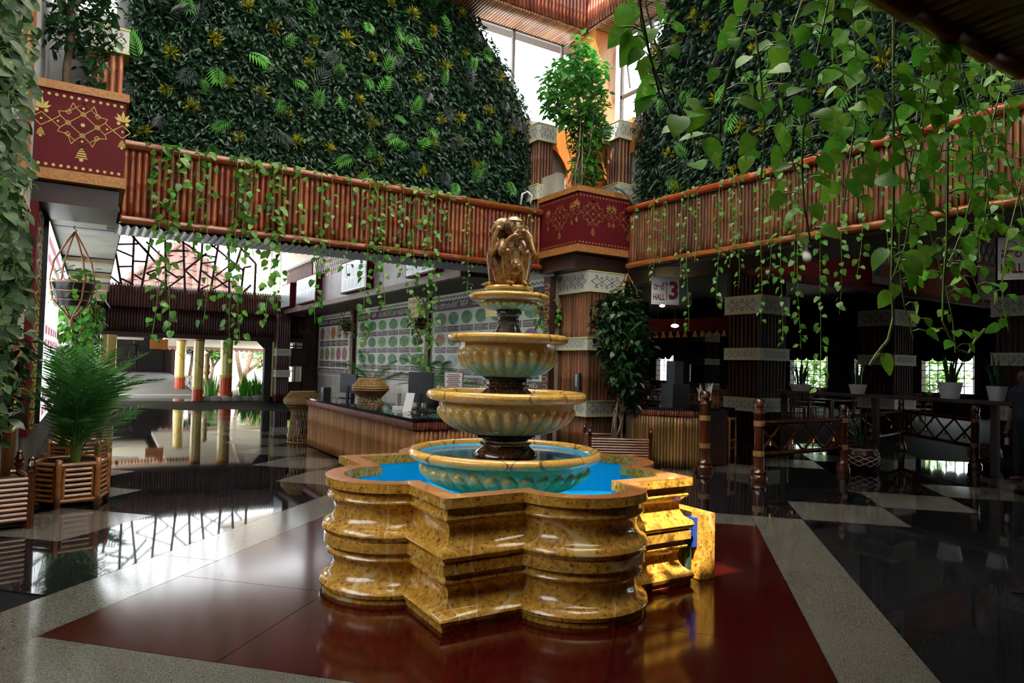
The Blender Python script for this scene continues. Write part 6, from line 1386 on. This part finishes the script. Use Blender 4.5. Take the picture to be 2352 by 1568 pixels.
# lamps in the hall
LAMP = mat('lamp_glow', (1, .8, .5), .4, emit=(1, .70, .32), estr=28)
for k, (px, py, x, r, lab) in enumerate(((1521, 702, 10.2, .06, 'small glowing round ceiling lamp under the HALL 3 sign'), (1550, 748, 11.6, .09, 'glowing round ceiling lamp above the dining tables'))):
    c = onx(px, py, x); t = thing('ceiling_lamp', lab, 'lamp', c); MB().ball(c, r, r, r*.45, 14, 8).build('glowing_disc', LAMP, t, 'all'); MB().tube([c+Z_*r*.3, (c.x, c.y, 3.42 if x < 9.9 else 5.0)], .012, 6).build('stem', BLACK, t)
# flood lamp fixed under the right balcony
c = onx(1852, 580, BX+.1); t = thing('flood_lamp', 'small white flood lamp under the right bamboo balcony', 'lamp', c); MB().tube([(c.x, c.y, 3.42), (c.x, c.y, c.z+.03)], .018, 7).build('bracket', WHITE_PL, t)
MB().box(c.x-.06, c.x+.06, c.y-.06, c.y+.06, 3.39, 3.42).build('mount', WHITE_PL, t); MB().capsule((c.x+.05, c.y+.05, c.z+.02), (c.x-.06, c.y-.06, c.z-.09), .055, .065, 12).build('lamp_head', WHITE_PL, t, 'all')
# pelmet of gold bells
t = thing('bell_pelmet', 'pelmet hung with a row of small orange bells across the hall', 'pelmet', (14, 14, 2.6)); a, b = depth(1490, 762, 17.5), depth(1690, 757, 17.5); n = Vector((0, 0, 0))
MB().bar(a+Z_*.15, b+Z_*.15, .35, .05, AXF).build('pelmet_board', MAROON, t)
[MB().tube([a.lerp(b, f)+Z_*.3, (a.lerp(b, f).x, a.lerp(b, f).y, 5.0)], .015, 5).build('hanger', BLACK, t) for f in (.1, .9)]
OG = mat('orange_bell', (.5, .2, .05), .4)
for k in range(12):
    p = a.lerp(b, (k+(.4 if k > 5 else 0))/12); MB().lathe(p-Z_*.16, [(.075, 0), (.06, .03), (.04, .09), (.03, .15), (.01, .17)], 8).build('bell', OG, t, True)
# bamboo bar stools / chairs and tables seen in the hall
CHW = mat('chair_cane', (.34, .12, .035), .35, c2=(.22, .07, .02), scale=6, rand=.2)
def chair(label, c, yaw, h=1.0, seat=.45, s=.42, group=None):
    t = thing('cane_chair', label, 'chair', c, group); c = Vector(c); R = Matrix.Rotation(yaw, 3, 'Z'); P = lambda x, y, z: c+(R @ Vector((x, y, 0)))+Z_*z; q = s/2
    for x in (-q, q): MB().tube([P(x, -q, 0), P(x, -q, seat)], .018, 6).build('leg', CHW, t); MB().tube([P(x, q, 0), P(x, q, h)], .018, 6).build('leg', CHW, t)
    MB().obox(P(0, 0, seat), R @ X_*q, R @ Y_*q, Z_*.02).build('seat', CHW, t); MB().tube([P(-q-.03, q, h-.02), P(q+.03, q, h-.02)], .022, 6).build('top_rail', CHW, t)
    for z in (seat+.18, h-.22): MB().tube([P(-q, q, z), P(q, q, z)], .014, 6).build('back_rail', CHW, t)
    for x in (-.08, 0, .08): MB().tube([P(x, q, seat+.18), P(x, q, h-.03)], .010, 5).build('back_cane', CHW, t)
    for z in (.15, .3): MB().tube([P(-q, -q, z), P(q, -q, z)], .012, 5).build('stretcher', CHW, t)
    return t
def table(label, c, w, d, h=.76, group=None):
    t = thing('dining_table', label, 'table', c, group); c = Vector(c); MB().box(c.x-w/2, c.x+w/2, c.y-d/2, c.y+d/2, h-.04, h).build('tabletop', DARK_WOOD, t)
    for i in (-1, 1):
        for j in (-1, 1): MB().box(c.x+i*(w/2-.07)-.03, c.x+i*(w/2-.07)+.03, c.y+j*(d/2-.07)-.03, c.y+j*(d/2-.07)+.03, 0, h-.04).build('leg', CHW, t)
b = onz(1660, 1045); chair('tall bamboo high chair lit orange between the two turned posts', b, .4, 1.18, .7, .36)
k = 0
for x in (13.5, 17.0, 20.5, 24):
    for y in (13.5, 17.5, 21.5):
        px, py, w = proj((x, y, .8))
        if not (1400 < px < 2360): continue
        table('dark dining table in the %s row, %s from the windows' % (('nearest', 'second', 'third', 'farthest')[[13.5, 17.0, 20.5, 24].index(x)], ('left', 'middle', 'right')[[21.5, 17.5, 13.5].index(y)]), (x, y, 0), 1.4, .9)
        for i, (dx, dy, yw) in enumerate(((-.35, -.85, math.pi), (.35, -.85, math.pi), (-.35, .85, 0), (.35, .85, 0))): chair('cane chair at the %s seat of the %s table in the %s row' % (('near left', 'near right', 'far left', 'far right')[i], ('left', 'middle', 'right')[[21.5, 17.5, 13.5].index(y)], ('nearest', 'second', 'third', 'farthest')[[13.5, 17.0, 20.5, 24].index(x)]), (x+dx, y+dy, 0), yw, group='cane chairs at the dining tables')
# window grilles with scalloped pelmets in the far wall
wy = [(4.6, 8.2), (9.6, 12.2), (13.6, 15.6), (17.0, 18.6), (20.0, 22.0), (23.4, 25.4), (26.8, 28.8), (30.2, 31.6)]
for k, (y0, y1) in enumerate(wy):
    mb = MB(); n = max(3, int((y1-y0)/.3))
    for q in range(n+1): mb.box(29.93, 29.96, y0+(y1-y0)*q/n-.015, y0+(y1-y0)*q/n+.015, .9, 2.45)
    for q in range(6): mb.box(29.93, 29.96, y0, y1, .9+q*.31-.015, .9+q*.31+.015)
    w = struct(mb.build('window_%d' % (5+k), BLACK)); MB().box(29.975, 29.98, y0, y1, .9, 2.45).build('pane', GLASS, w)
    for q in range(int((y1-y0)/.5)+1):
        yy = y0+q*.5; MB().prism([(0, 0)]*0 or [(29.85, yy), (29.9, yy), (29.9, min(yy+.5, y1+.2)), (29.85, min(yy+.5, y1+.2))], 2.35, 2.6).build('pelmet', HALLW, w); MB().disc((29.84, yy+.25, 2.36), .25, 14, 0, Y_, Z_, .16).build('scallop', HALLW, w)
# tall plant in a slatted box before the right-hand column
e, f = Vector((.85, -.52, 0)), Vector((.52, .85, 0)); b = depth(1415, 1040, 11.6); b.z = 0
slat_planter('slatted wooden planter holding the tall dark tree behind the fountain', b, e, f, 1.0, .8, .48)
tr = [wob(b+Vector((rng(-.12, .12), rng(-.12, .12), .35)), b+e*rng(-.12, .25)+f*rng(-.2, .2)+Z_*rng(1.3, 2.3), .018, .010, .05) for _ in range(9)]
tree('indoor_tree', 'tall dark leafy indoor tree with pale bare stems beside the column', b+Z_*.35, tr, [(b+e*.1+Z_*2.1, (.55, .5, .55)), (b+e*.15+Z_*1.5, (.42, .4, .45)), (b+e*-.1+Z_*2.5, (.4, .4, .4)), (b+e*.15+Z_*2.75, (.3, .3, .35)), (b+e*.2+Z_*1.1, (.25, .25, .3))], 1700, 300, .16, DL, LEAF_DARK, bark=BARK_PALE)
# phone on the column
c = onx(1328, 875, 7.69); t = thing('wall_phone', 'black wall phone fixed on the bamboo column', 'phone', (7.68, c.y, c.z-.15)); MB().box(7.66, 7.71, c.y-.07, c.y+.07, c.z-.17, c.z+.15).build('body', BLACK, t); MB().box(7.655, 7.66, c.y-.01, c.y+.05, c.z-.1, c.z+.13).build('screen', mat('phone_blue', (.25, .35, .42), .2), t)
# hoses on the planter
HOSE = mat('white_hose', (.62, .62, .58), .4); HOSEB = mat('blue_hose', (.06, .10, .13), .4)
for m_, lab, P in ((HOSE, 'white hose looped at the left of the far planter', ((1196, 470), (1200, 445), (1212, 440), (1222, 450), (1218, 468))), (HOSEB, 'blue-grey hose over the right rim of the far planter', ((1412, 430), (1430, 438), (1442, 450), (1450, 462), (1458, 470)))):
    pts = [depth(x, y, 12.9 if m_ is HOSE else 12.6) for x, y in P]; t = MB().tube(pts, .022, 7).build('hose', m_, None, 'all', lab, 'hose')
# ================================================================== PEOPLE
def person(label, base, H, yaw, top, bottom, hair=BLACK, arm_l=None, arm_r=None, skirt=False, lean=0):
    """standing figure, body one continuous skinned surface; clothes as close shells"""
    t = thing('person', label, 'person', base); B = Vector(base); R = Matrix.Rotation(yaw, 3, 'Z'); k = H/1.7; W_ = lambda p: B+(R @ Vector((p[0], p[1], 0)))*k+Z_*p[2]*k
    body = MB(); C = lambda a, b, ra, rb, n=12: body.capsule(W_(a), W_(b), ra*k, rb*k, n)
    C((0, 0, .95), (0, 0, 1.15), .145, .125); C((0, 0, 1.15), (0, 0, 1.36), .135, .15); C((-.13, 0, 1.38), (.13, 0, 1.38), .07, .07); C((0, 0, 1.42), (0, .015, 1.52), .055, .05)
    body.ball(W_((0, .02, 1.60)), .082*k, .098*k, .115*k, 14, 10); body.ball(W_((0, .115, 1.59)), .015*k, .02*k, .022*k, 8, 6)
    for s in (-1, 1):
        body.ball(W_((s*.083, .01, 1.595)), .012*k, .02*k, .03*k, 8, 5)
        C((s*.085, 0, .90), (s*.09, .02, .50), .085, .055); C((s*.09, .02, .50), (s*.09, 0, .09), .052, .036); C((s*.09, -.02, .045), (s*.10, .14, .035), .038, .03)
        el, wr = (arm_l if s < 0 else arm_r) or ((s*.21, -.02, 1.10), (s*.22, .06, .86))
        C((s*.17, 0, 1.37), el, .05, .038); C(el, wr, .037, .026)
        e, w = Vector(el), Vector(wr); d = (w-e).normalized(); q = d.cross(Vector((0, 1, 0))).normalized(); C(w+d*.02, w+d*.075, .028, .032, 10)
        for f in range(4): a = w+d*.085+q*((f-1.5)*.019); C(a, a+d*.04, .0095, .009, 7); C(a+d*.045, a+d*.07+Vector((0, .015, 0)), .009, .0075, 7)
        C(w+d*.04-q*.03, w+d*.075-q*.05+Vector((0, .01, 0)), .010, .009, 7)
    me = evalmesh(body.mesh('body', SKIN), [('REMESH', {'mode': 'VOXEL', 'voxel_size': .011*k}), ('SMOOTH', {'factor': .5, 'iterations': 3})]); me.polygons.foreach_set('use_smooth', [True]*len(me.polygons))
    if not me.materials: me.materials.append(SKIN)
    o = bpy.data.objects.new('body', me); COL.objects.link(o); o.parent = t; o.location = -WL[t]; WL[o] = Vector((0, 0, 0))
    sh = MB(); S = lambda a, b, ra, rb: sh.capsule(W_(a), W_(b), ra*k, rb*k, 14)
    S((0, 0, .98), (0, 0, 1.15), .168, .15); S((0, 0, 1.15), (0, 0, 1.36), .155, .165); S((-.14, 0, 1.375), (.14, 0, 1.375), .085, .085)
    for s in (-1, 1):
        el, wr = (arm_l if s < 0 else arm_r) or ((s*.21, -.02, 1.10), (s*.22, .06, .86)); e = Vector((s*.17, 0, 1.37)).lerp(Vector(el), .8); S((s*.17, 0, 1.37), e, .07, .062)
    def cloth(mb, nm, m_):
        me = evalmesh(mb.mesh(nm, m_), [('REMESH', {'mode': 'VOXEL', 'voxel_size': .013*k}), ('SMOOTH', {'factor': .5, 'iterations': 4})]); me.polygons.foreach_set('use_smooth', [True]*len(me.polygons))
        if not me.materials: me.materials.append(m_)
        o = bpy.data.objects.new(nm, me); COL.objects.link(o); o.parent = t; o.location = -WL[t]
    cloth(sh, 'shirt', top); tr = MB()
    for s in (-1, 1):
        tr.capsule(W_((s*.085, 0, .93)), W_((s*.09, .02, .50)), .105*k, .08*k, 12); tr.capsule(W_((s*.09, .02, .50)), W_((s*.09, 0, .12)), .08*k, .07*k, 12)
    if skirt: tr.capsule(W_((0, 0, .95)), W_((0, 0, .25)), .16*k, .24*k, 14)
    cloth(tr, 'skirt' if skirt else 'trousers', bottom)
    hr = MB().ball(W_((0, .0, 1.625)), .09*k, .10*k, .105*k, 12, 8); hr.build('hair', hair, t, 'all'); return t
NAVY = mat('navy_shirt', (.02, .026, .045), .8)
hnd = depth(2312, 985, 10.8); yw = math.radians(75); off = Matrix.Rotation(yw, 3, 'Z') @ Vector((.22, .10, 0))
person('person in dark navy shirt standing in shade at the right edge, holding a tag', (hnd.x-off.x, hnd.y-off.y, 0), 1.72, yw, NAVY, CLOTH_DARK)
c = Vector((hnd.x, hnd.y, .60)); t = thing('key_tag', 'white and red tag dangling from the hand of the person in navy', 'tag', c); MB().obox(c, AXR*.03, AXF*.004, Z_*.055).build('white_tag', WHITE_PL, t); MB().obox(c+AXR*.035, AXR*.012, AXF*.004, Z_*.05).build('red_strap', PINK, t); MB().tube([c+Z_*.05, c+Z_*.2-AXR*.01], .005, 5).build('cord', PINK, t)
b = at_g(610, 34); person('person in yellow and maroon walking in the garden with raised arm', (b.x, b.y, 0), 1.66, math.radians(110), mat('yellow_cloth', (.72, .40, .05), .7), mat('maroon_cloth', (.20, .03, .09), .7), arm_r=((.24, .12, 1.28), (.16, .2, 1.50)), skirt=True)
b = Vector((1.9, 42.5, .75)); person('dark silhouette of a person standing inside the ramp hall', (b.x, b.y, .75), 1.7, 3.0, CLOTH_DARK, CLOTH_DARK)
c = ony(264, 905, 25.9); t = thing('pink_drape', 'bright pink cloth drape hanging beside the wide yellow pillar', 'cloth', (c.x, 25.9, 0)); pts = [ony(x, y, 25.9) for x, y in ((262, 880), (268, 895), (274, 912), (268, 925), (258, 936))]
mb = MB(); V = []
for k, p in enumerate(pts): V += [p-X_*.10-X_*.03*k, p-X_*.04+Y_*.06, p]
mb.add(V, [(3*k+j, 3*k+j+1, 3*k+j+4, 3*k+j+3) for k in range(4) for j in range(2)]); mb.tube([(pts[-1].x-.1, 25.9, 0), (pts[0].x-.12, 25.9, pts[0].z)], .012, 5); mb.build('drape', PINK, t, 'all')
